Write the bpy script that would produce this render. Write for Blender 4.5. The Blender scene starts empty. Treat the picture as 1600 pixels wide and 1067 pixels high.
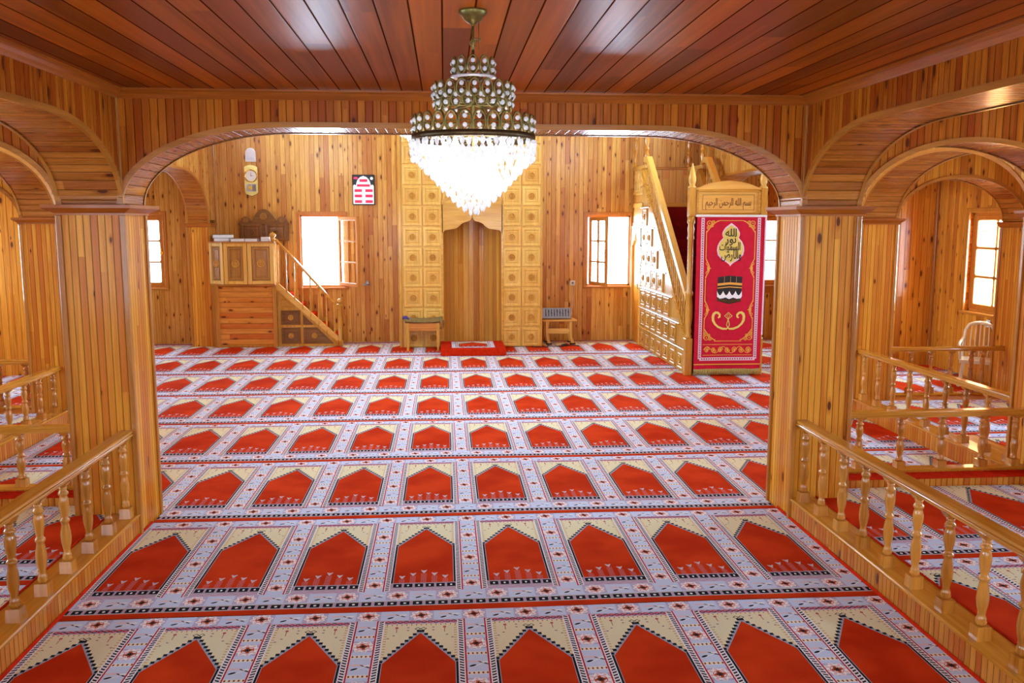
import bpy, bmesh, math, random
from mathutils import Vector, Matrix
PI = math.pi
SC = bpy.context.scene
COL = SC.collection
random.seed(7)

# ------------------------------------------------------------------ camera, world, light, exposure
PITCH, YAW, ROLL, FPX = 0.1336, 0.0762, 0.0007, 1380.0
cd = bpy.data.cameras.new('camera'); cam = bpy.data.objects.new('camera', cd); COL.objects.link(cam)
cd.sensor_width = 36.0; cd.lens = FPX / 1600 * 36; cd.clip_start = 0.05; cd.clip_end = 200
fw = Vector((math.sin(YAW) * math.cos(PITCH), math.cos(YAW) * math.cos(PITCH), -math.sin(PITCH)))
rt = Vector((math.cos(YAW), -math.sin(YAW), 0)); up = rt.cross(fw)
r2 = rt * math.cos(ROLL) + up * math.sin(ROLL); u2 = -rt * math.sin(ROLL) + up * math.cos(ROLL)
cam.matrix_world = Matrix((( r2.x, u2.x, -fw.x, 0), (r2.y, u2.y, -fw.y, 0), (r2.z, u2.z, -fw.z, 2.0), (0, 0, 0, 1)))
SC.camera = cam
w = bpy.data.worlds.new('sky'); SC.world = w; w.use_nodes = True
w.node_tree.nodes['Background'].inputs[0].default_value = (0.93, 0.97, 1.0, 1)
w.node_tree.nodes['Background'].inputs[1].default_value = 6.0
SC.view_settings.view_transform = 'Standard'; SC.view_settings.look = 'None'
SC.view_settings.gamma = 1.0; SC.view_settings.use_curve_mapping = False
SC.view_settings.exposure = 0.76
DAY = 60.0          # daylight per square metre of window opening

def day_light(name, c, sx, sz, rot, k=1.0):
    l = bpy.data.lights.new(name, 'AREA'); l.shape = 'RECTANGLE'; l.size = sx; l.size_y = sz
    l.energy = DAY * sx * sz * k; l.color = (0.44, 0.72, 1.0)
    o = bpy.data.objects.new(name, l); COL.objects.link(o); o.location = c; o.rotation_euler = rot
    return o
# windows: (x or y range, z range); daylight comes in through each, including unseen ones added
ZW0, ZW1 = 0.93, 2.13
FAR_WINDOWS = [(-5.33, -4.56), (-2.38, -1.64), (2.40, 3.16), (5.36, 6.12)]
SIDE_R = [(0.6, 1.5), (3.4, 4.3), (7.0, 7.85), (9.46, 10.40), (12.4, 13.3)]  # only the one by the chair is in view; the rest added for light
SIDE_L = [(0.6, 1.5), (3.4, 4.3), (7.0, 7.85), (9.42, 10.28), (12.4, 13.3)]  # none in view; added for light, mirroring the right wall
NEAR_ADDED_W = [(-5.2, -4.2), (-2.2, -0.6), (1.0, 2.6), (4.2, 5.2)]  # unseen windows added behind the camera to light the nave
XL, XR, YN, YF = -6.38, 6.38, -1.6, 14.9
for a, b in FAR_WINDOWS:
    day_light('daylight', ((a + b) / 2, YF + 0.42, 1.53), b - a, 1.2, (-PI / 2, 0, 0))
for a, b in SIDE_R:
    day_light('daylight', (XR + 0.42, (a + b) / 2, 1.53), 1.2, b - a, (0, PI / 2, 0), 1.7 if a < 5 else (1.5 if a < 12 else 1.0))
for a, b in SIDE_L:
    day_light('daylight', (XL - 0.42, (a + b) / 2, 1.53), 1.2, b - a, (0, -PI / 2, 0), 1.7 if a < 5 else (1.5 if a < 12 else 1.0))
for a, b in NEAR_ADDED_W:
    day_light('daylight', ((a + b) / 2, YN - 0.42, 1.55), b - a, 1.7, (PI / 2, 0, 0), 0.3)
# unseen high openings above the aisle roofs, added to light the tall hall
CLER_ADDED = [(6.8, 8.4), (9.4, 11.0), (12.0, 13.6)]
for a, b in CLER_ADDED:
    day_light('daylight', (4.80, (a + b) / 2, 3.95), 0.9, b - a, (0, PI / 2, 0), 1.35)
    day_light('daylight', (-4.12, (a + b) / 2, 3.95), 0.9, b - a, (0, -PI / 2, 0), 1.2)

# upper gallery windows over the big arch
HDR = [(-3.6, -2.3, 3.3, 4.2), (2.7, 3.8, 3.3, 4.2)]
for a, b, c, d in HDR:
    day_light('daylight', ((a + b) / 2, 5.52, (c + d) / 2), b - a, d - c, (PI / 2, 0, 0), 0.35)

# ------------------------------------------------------------------ node expressions
class NT:
    def __init__(s, name):
        s.m = bpy.data.materials.new(name); s.m.use_nodes = True; s.t = s.m.node_tree
        s.b = s.t.nodes['Principled BSDF']
    def n(s, ty, **kw):
        o = s.t.nodes.new(ty)
        for k, v in kw.items(): setattr(o, k, v)
        return o
    def put(s, sock, v):
        if isinstance(v, E): s.t.links.new(v.s, sock)
        elif isinstance(v, bpy.types.NodeSocket): s.t.links.new(v, sock)
        elif isinstance(v, (tuple, list)) and len(v) == 3 and sock.type == 'RGBA': sock.default_value = (*v, 1)
        else: sock.default_value = v
    def math(s, op, *a):
        o = s.n('ShaderNodeMath', operation=op)
        for i, v in enumerate(a): s.put(o.inputs[i], v)
        return E(s, o.outputs[0])
    def uv(s):
        o = s.n('ShaderNodeUVMap'); o.uv_map = 'UVMap'; sp = s.n('ShaderNodeSeparateXYZ'); s.t.links.new(o.outputs[0], sp.inputs[0])
        return E(s, sp.outputs[0]), E(s, sp.outputs[1])
    def vec(s, x, y, z=0.0):
        c = s.n('ShaderNodeCombineXYZ')
        for i, v in enumerate((x, y, z)): s.put(c.inputs[i], v)
        return c.outputs[0]
    def noise(s, vec, scale=1.0, detail=2.0, rough=0.5, dist=0.0):
        o = s.n('ShaderNodeTexNoise'); s.t.links.new(vec, o.inputs['Vector']); o.inputs['Scale'].default_value = scale
        o.inputs['Detail'].default_value = detail; o.inputs['Roughness'].default_value = rough; o.inputs['Distortion'].default_value = dist
        return E(s, o.outputs[0])
    def white(s, vec):
        o = s.n('ShaderNodeTexWhiteNoise', noise_dimensions='3D'); s.t.links.new(vec, o.inputs['Vector']); return E(s, o.outputs[0])
    def mix(s, f, a, b):
        o = s.n('ShaderNodeMix', data_type='RGBA'); s.put(o.inputs[0], f); s.put(o.inputs[6], a); s.put(o.inputs[7], b)
        return o.outputs[2]
    def smooth(s, x, lo, hi, a=0.0, b=1.0):
        o = s.n('ShaderNodeMapRange', interpolation_type='SMOOTHSTEP'); s.put(o.inputs[0], x)
        o.inputs[1].default_value = lo; o.inputs[2].default_value = hi; o.inputs[3].default_value = a; o.inputs[4].default_value = b
        return E(s, o.outputs[0])
    def bump(s, h, dist, strength=1.0):
        o = s.n('ShaderNodeBump'); s.put(o.inputs['Height'], h); o.inputs['Distance'].default_value = dist; o.inputs['Strength'].default_value = strength
        s.t.links.new(o.outputs[0], s.b.inputs['Normal'])
class E:
    def __init__(s, nt, so): s.nt, s.s = nt, so
    def __add__(s, o): return s.nt.math('ADD', s, o)
    __radd__ = __add__
    def __sub__(s, o): return s.nt.math('SUBTRACT', s, o)
    def __rsub__(s, o): return s.nt.math('SUBTRACT', o, s)
    def __mul__(s, o): return s.nt.math('MULTIPLY', s, o)
    __rmul__ = __mul__
    def __truediv__(s, o): return s.nt.math('DIVIDE', s, o)
    def __lt__(s, o): return s.nt.math('LESS_THAN', s, o)
    def __gt__(s, o): return s.nt.math('GREATER_THAN', s, o)
    def __and__(s, o): return s.nt.math('MULTIPLY', s, o)
    def __or__(s, o): return s.nt.math('MAXIMUM', s, o)
    def abs(s): return s.nt.math('ABSOLUTE', s)
    def fract(s): return s.nt.math('FRACT', s)
    def floor(s): return s.nt.math('FLOOR', s)
    def sin(s): return s.nt.math('SINE', s)
    def sqrt(s): return s.nt.math('SQRT', s)
    def round(s): return s.nt.math('ROUND', s)
def lin(c):
    return tuple((v / 255 / 12.92) if v / 255 <= 0.04045 else ((v / 255 + 0.055) / 1.055) ** 2.4 for v in c)

MATS = {}
def wood(name, dark, light, bw=0.0, knots=0.5, rough=0.28, coat=0.35, var=0.45, seg=2.3, red=None, gscale=1.0, knot_size=1.0, groove_dark=0.25, gw=1.0, bumps=0.7, spec=0.3, fine=0.35, along=1.6, dist=0.6):
    """dark/light are sRGB; u (uv.x) runs across the grain, v (uv.y) along it, both in metres"""
    T = NT(name); u, v = T.uv()
    rnd = T.n('ShaderNodeObjectInfo').outputs['Random']; rnd = E(T, rnd)
    dark, light = lin(dark), lin(light); redc = lin(red) if red else tuple(x * y for x, y in zip(dark, (1.1, 0.75, 0.6)))
    if bw:
        b = (u / bw).floor(); fu = (u / bw).fract()
        r1 = T.white(T.vec(b, 3.3, rnd * 0.0))
        sg = (v / seg + r1 * 9.0).floor()
        idn = T.white(T.vec(b, sg, 1.7)); id2 = T.white(T.vec(b, sg, 8.1))
        d = T.math('MINIMUM', fu, 1.0 - fu) * bw
    else:
        idn = rnd; id2 = (rnd * 7.13).fract(); d = None
    g = T.noise(T.vec(u * (38.0 * gscale), v * along, idn * 37.0), 1.0, 3.0, 0.6, dist)
    g2 = T.noise(T.vec(u * (160.0 * gscale), v * 5.0, idn * 11.0), 1.0, 2.0, 0.6)
    f = T.smooth(g, 0.3, 0.72) * 0.55 + (g2 - 0.5) * fine + (idn - 0.5) * var + 0.25
    col = T.mix(f, dark, light)
    col = T.mix(T.smooth(id2, 0.55, 1.0) * (0.75 if bw else 0.25), col, redc)
    if knots > 0:
        vo = T.n('ShaderNodeTexVoronoi', voronoi_dimensions='2D', feature='F1')
        T.t.links.new(T.vec(u / (0.115 * knot_size), v / (0.30 * knot_size) + (idn * 5.0 if bw else rnd * 9.0)), vo.inputs['Vector']); vo.inputs['Scale'].default_value = 1.0
        cr = T.n('ShaderNodeSeparateXYZ'); T.t.links.new(vo.outputs['Color'], cr.inputs[0])
        keep = E(T, cr.outputs[0]) < knots
        size = E(T, cr.outputs[1]) * 0.09 + 0.045
        dd = E(T, vo.outputs['Distance']) / size
        halo = T.smooth(dd, 2.6, 0.9) & keep; core = T.smooth(dd, 1.15, 0.75) & keep
        col = T.mix(halo * 0.55, col, tuple(x * y for x, y in zip(dark, (0.75, 0.55, 0.45))))
        col = T.mix(core * 0.92, col, lin((84, 30, 10)))
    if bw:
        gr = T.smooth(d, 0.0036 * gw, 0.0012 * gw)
        col = T.mix(gr * (1 - groove_dark), col, tuple(x * 0.35 for x in dark))  # shade of the grooves painted into the board colour
        T.bump(T.smooth(d, 0.0008, 0.006) + g2 * (0.05 if bumps > .5 else 0.0), 0.004, bumps)
    else:
        T.bump(g2, 0.0015, 0.12)
    T.put(T.b.inputs['Base Color'], col); T.put(T.b.inputs['Roughness'], g2 * (0.12 if bumps > .5 else 0.03) + (rough - 0.05))
    T.b.inputs['Coat Roughness'].default_value = 0.12
    if bw: T.put(T.b.inputs['Coat Weight'], (1.0 - gr) * coat); T.put(T.b.inputs['Specular IOR Level'], (1.0 - gr) * spec)
    else: T.b.inputs['Coat Weight'].default_value = coat; T.b.inputs['Specular IOR Level'].default_value = spec
    MATS[name] = T.m; return T.m
def plain(name, c, rough=0.5, metal=0.0, coat=0.0, nz=0.0, scale=60.0, emit=None, estr=0.0, trans=0.0, spec=0.5):
    T = NT(name); c = lin(c)
    tc = T.n('ShaderNodeTexCoord')
    nn = T.noise(tc.outputs['Object'], scale, 2.0)
    T.put(T.b.inputs['Base Color'], T.mix(T.smooth(nn, 0.3, 0.7), tuple(x * (1 - nz) for x in c), tuple(min(1, x * (1 + nz)) for x in c)))
    T.b.inputs['Roughness'].default_value = rough; T.b.inputs['Metallic'].default_value = metal; T.b.inputs['Coat Weight'].default_value = coat
    T.b.inputs['Specular IOR Level'].default_value = spec
    if emit: T.b.inputs['Emission Color'].default_value = (*lin(emit), 1); T.b.inputs['Emission Strength'].default_value = estr
    if trans: T.b.inputs['Transmission Weight'].default_value = trans
    MATS[name] = T.m; return T.m

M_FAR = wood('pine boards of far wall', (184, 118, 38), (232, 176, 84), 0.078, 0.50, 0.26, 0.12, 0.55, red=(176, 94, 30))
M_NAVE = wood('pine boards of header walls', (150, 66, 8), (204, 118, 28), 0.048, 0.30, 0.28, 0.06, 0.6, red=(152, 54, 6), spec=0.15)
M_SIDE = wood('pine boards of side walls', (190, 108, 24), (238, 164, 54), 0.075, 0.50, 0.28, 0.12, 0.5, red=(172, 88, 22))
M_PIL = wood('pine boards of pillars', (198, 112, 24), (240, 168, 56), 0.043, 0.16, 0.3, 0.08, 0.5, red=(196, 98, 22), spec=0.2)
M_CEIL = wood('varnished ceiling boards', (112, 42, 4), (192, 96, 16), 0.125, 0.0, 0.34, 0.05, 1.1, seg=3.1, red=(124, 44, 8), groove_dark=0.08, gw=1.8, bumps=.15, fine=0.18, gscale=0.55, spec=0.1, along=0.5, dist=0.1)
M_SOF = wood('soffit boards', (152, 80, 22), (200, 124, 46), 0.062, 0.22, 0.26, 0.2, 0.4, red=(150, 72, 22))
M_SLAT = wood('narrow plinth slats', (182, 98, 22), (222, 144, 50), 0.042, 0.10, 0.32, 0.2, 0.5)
M_TRIM = wood('trim wood', (160, 92, 24), (204, 134, 50), 0.0, 0.0, 0.3, 0.3, 0.25)
M_CORN = wood('cornice wood', (144, 70, 14), (184, 102, 28), 0.0, 0.0, 0.3, 0.25, 0.25)
M_RAIL = wood('varnished railing wood', (182, 112, 26), (220, 154, 54), 0.0, 0.0, 0.14, 0.6, 0.3, gscale=0.7)
M_BAL = wood('turned baluster wood', (164, 96, 22), (218, 148, 58), 0.0, 0.0, 0.14, 0.6, 0.6, gscale=0.6)
M_OAK = wood('honey joinery wood', (210, 154, 60), (240, 194, 100), 0.0, 0.0, 0.36, 0.12, 0.3, gscale=0.5)
M_OAK3 = wood('warm carved panel wood', (172, 116, 38), (210, 156, 66), 0.0, 0.0, 0.42, 0.1, 0.4, gscale=0.5)
M_MID = wood('medium brown carved wood', (150, 100, 40), (196, 140, 68), 0.0, 0.0, 0.3, 0.3, 0.3, gscale=0.5)
M_OAK2 = wood('golden joinery wood', (184, 122, 34), (222, 164, 66), 0.0, 0.0, 0.26, 0.35, 0.3, gscale=0.5)
M_DARK = wood('brown carved wood', (104, 64, 24), (146, 96, 44), 0.0, 0.0, 0.28, 0.4, 0.3, gscale=0.5)
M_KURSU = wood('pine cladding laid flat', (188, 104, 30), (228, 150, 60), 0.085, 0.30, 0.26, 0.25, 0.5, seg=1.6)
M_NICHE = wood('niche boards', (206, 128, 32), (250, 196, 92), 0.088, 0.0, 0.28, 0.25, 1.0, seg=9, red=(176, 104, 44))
M_WIN = wood('window frame wood', (180, 106, 32), (208, 138, 54), 0.0, 0.0, 0.3, 0.2, 0.2)
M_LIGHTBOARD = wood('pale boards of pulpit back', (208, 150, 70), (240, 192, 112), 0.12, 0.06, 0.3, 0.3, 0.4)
M_RED = plain('red carpet pile', (194, 42, 14), 1.0, nz=0.12, scale=25, spec=0.03)
M_MAROON = plain('dark red stair carpet', (110, 16, 14), 0.95, nz=0.15, scale=30, spec=0.1)
M_CLOTH = plain('crimson banner cloth', (196, 22, 48), 0.8, nz=0.06, scale=12, spec=0.2)
M_CLOTHD = plain('dark crimson cloth', (150, 12, 34), 0.85, nz=0.06, scale=12, spec=0.2)
M_GOLDT = plain('gold thread', (226, 158, 50), 0.55, nz=0.12, scale=200)
M_GOLDP = plain('pale gold thread', (222, 196, 92), 0.6, nz=0.1, scale=200)
M_PINKW = plain('pale pink braid', (232, 196, 206), 0.8, nz=0.1, scale=120)
M_WHITE = plain('white plastic', (236, 234, 228), 0.35, nz=0.02)
M_CHAIR = plain('cream plastic', (226, 200, 160), 0.3, nz=0.03, scale=8)
M_BLACK = plain('black', (18, 17, 18), 0.4, nz=0.1)
M_BRASS = plain('antique brass', (124, 108, 58), 0.4, 0.85, nz=0.15, scale=40)
M_BRASSB = plain('bright brass', (214, 170, 70), 0.22, 1.0, nz=0.05)
M_BRZ = plain('dark brass band', (84, 66, 40), 0.4, 0.8, nz=0.15)
M_STEEL = plain('grey metal', (150, 156, 164), 0.4, 0.3, nz=0.05)
M_PAPER = plain('paper', (238, 234, 224), 0.8, nz=0.03)
M_GREEN = plain('green book cloth', (66, 110, 92), 0.6)
M_GREYB = plain('grey book cloth', (176, 176, 180), 0.6)
M_BLUEB = plain('violet satin', (70, 50, 140), 0.4)
M_LEDR = plain('red led digits', (240, 30, 70), 0.4, emit=(255, 30, 80), estr=1.6)
M_LEDW = plain('white board face', (226, 240, 242), 0.3, emit=(225, 240, 245), estr=0.25)
M_SILV = plain('pale lilac plaque', (190, 182, 190), 0.25, 0.2, coat=0.5)
M_GOLDC = plain('gilded clock case', (214, 196, 120), 0.25, 0.6, nz=0.08)
M_BROWNP = plain('brown inlay', (110, 66, 24), 0.5)
M_CLOTHG = plain('patterned tablecloth', (132, 112, 56), 0.8, nz=0.5, scale=160)
M_FRINGE = plain('olive gold fringe', (180, 160, 84), 0.8, nz=0.35, scale=140)
M_STUCCO = plain('pale outer wall', (228, 224, 214), 0.9, nz=0.04)
def crystal_mat():
    T = NT('cut crystal'); t = T.t
    T.b.inputs['Base Color'].default_value = (0.97, 0.98, 1, 1); T.b.inputs['Roughness'].default_value = 0.06; T.b.inputs['Specular IOR Level'].default_value = 0.9
    tr = T.n('ShaderNodeBsdfTranslucent'); tr.inputs[0].default_value = (0.95, 0.97, 1, 1)
    tp = T.n('ShaderNodeBsdfTransparent')
    a = T.n('ShaderNodeMixShader'); a.inputs[0].default_value = 0.32; t.links.new(T.b.outputs[0], a.inputs[1]); t.links.new(tr.outputs[0], a.inputs[2])
    b = T.n('ShaderNodeMixShader'); b.inputs[0].default_value = 0.25; t.links.new(a.outputs[0], b.inputs[1]); t.links.new(tp.outputs[0], b.inputs[2])
    t.links.new(b.outputs[0], t.nodes['Material Output'].inputs[0]); return T.m
M_CRYS = crystal_mat()
def glass_mat():
    T = NT('window glass'); t = T.t
    tp = T.n('ShaderNodeBsdfTransparent'); gl = T.n('ShaderNodeBsdfGlossy'); gl.inputs['Roughness'].default_value = 0.02
    a = T.n('ShaderNodeMixShader'); a.inputs[0].default_value = 0.08; t.links.new(tp.outputs[0], a.inputs[1]); t.links.new(gl.outputs[0], a.inputs[2])
    t.links.new(a.outputs[0], t.nodes['Material Output'].inputs[0]); return T.m
M_GLASS = glass_mat()
M_BULB = plain('lit bulb', (255, 250, 240), 0.5, emit=(255, 246, 230), estr=5)

TW, TR = 0.537, 1.4786
def carpet_mat():
    T = NT('woven prayer carpet'); U, V = T.uv()
    red, blue, cream = lin((200, 50, 14)), lin((214, 226, 246)), lin((242, 236, 196))
    dark, white, mauve, rust = lin((30, 34, 42)), lin((250, 250, 248)), lin((190, 166, 190)), lin((190, 88, 44))
    crim, pink = lin((196, 40, 50)), lin((238, 202, 204))
    p = (U + 0.5).fract() - 0.5; q = V.fract(); a = p.abs()
    tn = T.noise(T.vec(U * TW, V * TR, 0.0), 260.0, 1.0); big = T.noise(T.vec(U * TW, V * TR, 4.0), 3.0, 2.0)
    def between(x, lo, hi): return (x > lo) & (x < hi)
    def ell(x, y, cx, cy, rx, ry):
        dx = (x - cx) / rx; dy = (y - cy) / ry
        return (dx * dx + dy * dy) < 1.0
    inner = (a < 0.41) & between(q, 0.168, 0.925)
    near = q < 0.2; far = q > 0.925
    cross = near | far
    # local coordinates of medallions: cross borders repeat every half tile, column strips every 0.257 row
    off = near * 0.5
    c1 = (U * 2.0 + off + 0.5).fract() - 0.5
    lxb = c1 * (TW / 2); lyb = (q - (near * 0.130 + (1.0 - near) * 0.962)) * TR
    lxc = (U.fract() - 0.5) * TW; c2 = ((q - 0.742) / 0.257 + 0.5).fract() - 0.5; lyc = c2 * (0.257 * TR)
    lx = lxb * cross + lxc * (1.0 - cross); ly = lyb * cross + lyc * (1.0 - cross)
    g1 = (U * 2.0 + off).fract() - 0.5; gxb = g1 * (TW / 2)
    g2 = ((q - 0.742) / 0.257).fract() - 0.5; gyc = g2 * (0.257 * TR)
    gx = gxb * cross + lxc * (1.0 - cross); gy = lyb * cross + gyc * (1.0 - cross)
    col = T.mix(T.smooth(tn, 0.35, 0.65) * 0.25, blue, lin((176, 196, 226)))
    # birds and leaves in the gaps
    col = T.mix(ell(gx + gy * 0.5, gy, -0.012, 0.012, 0.036, 0.007), col, pink)
    col = T.mix(ell(gx, gy + gx * 0.6, 0.028, 0.014, 0.026, 0.0055), col, dark)
    col = T.mix(ell(gx - gy * 0.8, gy, 0.034, 0.006, 0.022, 0.006), col, white)
    col = T.mix(ell(gx, gy - gx * 0.4, -0.022, -0.016, 0.016, 0.008), col, dark)
    col = T.mix(ell(gx, gy - gx * 0.7, 0.010, -0.022, 0.034, 0.003), col, white)
    # medallions
    lx = lx * 0.88; ly = ly * 0.84
    r = (lx * lx + ly * ly).sqrt(); th = T.math('ARCTAN2', ly, lx)
    pet = (th * 8.0).sin(); pet2 = (th * 4.0 + 0.8).sin()
    box = (lx.abs() < 0.055) & (ly.abs() < 0.046)
    hat = ((lx * 330.0).sin() * (ly * 330.0).sin()) > 0.0
    col = T.mix(box * 0.85, col, lin((196, 194, 220)))
    col = T.mix(box & hat * 0.6, col, mauve)
    col = T.mix((r < (pet * 0.005 + 0.046)) & box, col, white)
    col = T.mix((r < (pet * 0.006 + 0.040)) & (pet > 0.3), col, pink)
    col = T.mix(between(r, 0.024, 0.0275) & (pet < 0.4), col, crim)
    col = T.mix(r < (pet2 * 0.006 + 0.020), col, rust)
    col = T.mix((r < (pet2.abs() * 0.012 + 0.004)) , col, dark)
    # little bars either side of each strip medallion
    by = (ly.abs() - 0.083).abs()
    bar = (by < 0.011) & (lx.abs() < 0.052) & (1.0 - cross)
    chk = ((lx + 0.2) / 0.018).fract()
    col = T.mix(bar, col, white)
    col = T.mix(bar & (by < 0.007) & (lx.abs() < 0.042), col, T.mix(chk > 0.4, lin((156, 56, 40)), T.mix(chk > 0.15, lin((50, 26, 26)), cream)))
    # ---- inner mat
    inn = T.mix(T.smooth(tn, 0.3, 0.7) * 0.3, cream, lin((200, 186, 140)))
    # sprigs and dots on the cream spandrels
    ap = 0.835 - a * 0.656            # gable line
    qs = q * TR; ax = a * TW
    inn = T.mix(ell(ax, qs, 0.118, 0.868 * TR, 0.008, 0.010), inn, lin((190, 80, 90)))
    inn = T.mix(((ax - 0.118).abs() < 0.0022) & between(q, 0.832, 0.868), inn, lin((190, 120, 110)))
    for ex, eq in ((0.062, 0.868), (0.062, 0.848), (0.130, 0.812), (0.156, 0.792)):
        inn = T.mix(ell(ax, qs, ex, eq * TR, 0.0065, 0.005), inn, lin((160, 120, 130)))
    inn = T.mix(between(a, 0.305, 0.33) & ((q / 0.0175).fract() < 0.25), inn, lin((200, 140, 90)))
    inn = T.mix(between(q, 0.884, 0.893) & ((p / 0.045).fract() < 0.2), inn, lin((190, 90, 90)))
    ast = ((ax / 0.0185).floor() * 0.0185) / TW
    edge = 0.835 - ast * 0.656
    # hook at the apex
    hk = ((ax - 0.014).abs() + (qs - 0.858 * TR).abs())
    inn = T.mix(between(hk, 0.011, 0.017), inn, dark)
    inn = T.mix(q < (edge + 0.014), inn, dark)
    inn = T.mix((q < edge - 0.001), inn, lin((170, 180, 190)))
    inn = T.mix((a > 0.318) & (q < 0.628), inn, dark)
    redv = T.mix(T.smooth(big, 0.3, 0.7), lin((190, 48, 12)), lin((216, 66, 20)))
    inn = T.mix((q < (ap - 0.006)) & (a < 0.312), inn, redv)
    # tulips
    k = T.math('MINIMUM', T.math('MAXIMUM', (p / 0.1135).round(), -2.0), 2.0)
    dx = (p - k * 0.1135).abs() * TW; top = 0.345 - k.abs() * 0.026
    st = (dx < 0.0016) & (q < top); lf = between(dx, 0.004, 0.016) & (q < top - 0.012) & (((q - dx * 0.35) / 0.0115).fract() < 0.42)
    hd = (q > top - 0.008) & (dx < (q - top) * 0.55 + 0.008) & (q < top + 0.014 + dx * 0.35) & (dx < 0.017)
    inn = T.mix((st | lf) & (q > 0.245), inn, lin((206, 130, 130)))
    inn = T.mix(hd, inn, lin((208, 196, 196)))
    # bottom black band of the mat
    bb = between(q, 0.194, 0.243)
    inn = T.mix(q < 0.243, inn, lin((176, 168, 176)))
    m = (U * 9.0).fract()
    inn = T.mix(between(q, 0.203, 0.235), inn, T.mix((m < 0.22), dark, mauve))
    inn = T.mix(ell(m * 0.06, qs, 0.036, 0.219 * TR, 0.006, 0.010), inn, white)
    # guilloche lines top and bottom
    gq = (q > 0.895) | (q < 0.194)
    wav = (U * (2 * PI * 9)).sin()
    inn = T.mix(gq, inn, lin((206, 180, 200)))
    inn = T.mix(gq & ((q - 0.910 + wav * 0.006).abs() < 0.004), inn, lin((90, 76, 96)))
    inn = T.mix(gq & ((q - 0.910 - wav * 0.006).abs() < 0.0035), inn, crim)
    inn = T.mix((q < 0.194) & ((q - 0.181 + wav * 0.006).abs() < 0.004), inn, mauve)
    # hatched side border and crimson line
    sb = between(a, 0.337, 0.396) & (q > 0.172) & (q < 0.918)
    saw = ((q * TR + a * TW * 0.5) / 0.024).fract()
    inn = T.mix(sb, inn, white)
    inn = T.mix(sb & (saw < 0.5) & between(a, 0.347, 0.386), inn, dark)
    inn = T.mix(sb & between(saw, 0.6, 0.72), inn, mauve)
    inn = T.mix(a > 0.396, inn, crim)
    col = T.mix(inner, col, inn)
    # thin outline between field and cross borders, dashed band and red seam
    m2 = (U * 8.0).fract()
    db = between(q, 0.042, 0.086)
    col = T.mix(db, col, lin((190, 184, 176)))
    col = T.mix(between(q, 0.049, 0.079), col, T.mix(m2 < 0.26, dark, mauve))
    col = T.mix(ell(m2 * 0.067, qs, 0.042, 0.064 * TR, 0.008, 0.009), col, white)
    col = T.mix(q < 0.0415, col, redv)
    col = T.mix(T.smooth(tn, 0.2, 0.8) * 0.06, col, (0.02, 0.02, 0.02))
    T.put(T.b.inputs['Base Color'], col); T.b.inputs['Roughness'].default_value = 1.0; T.b.inputs['Specular IOR Level'].default_value = 0.03
    T.bump(tn + big * 2.0, 0.003, 0.35)
    return T.m
M_CARPET = carpet_mat()

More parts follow.
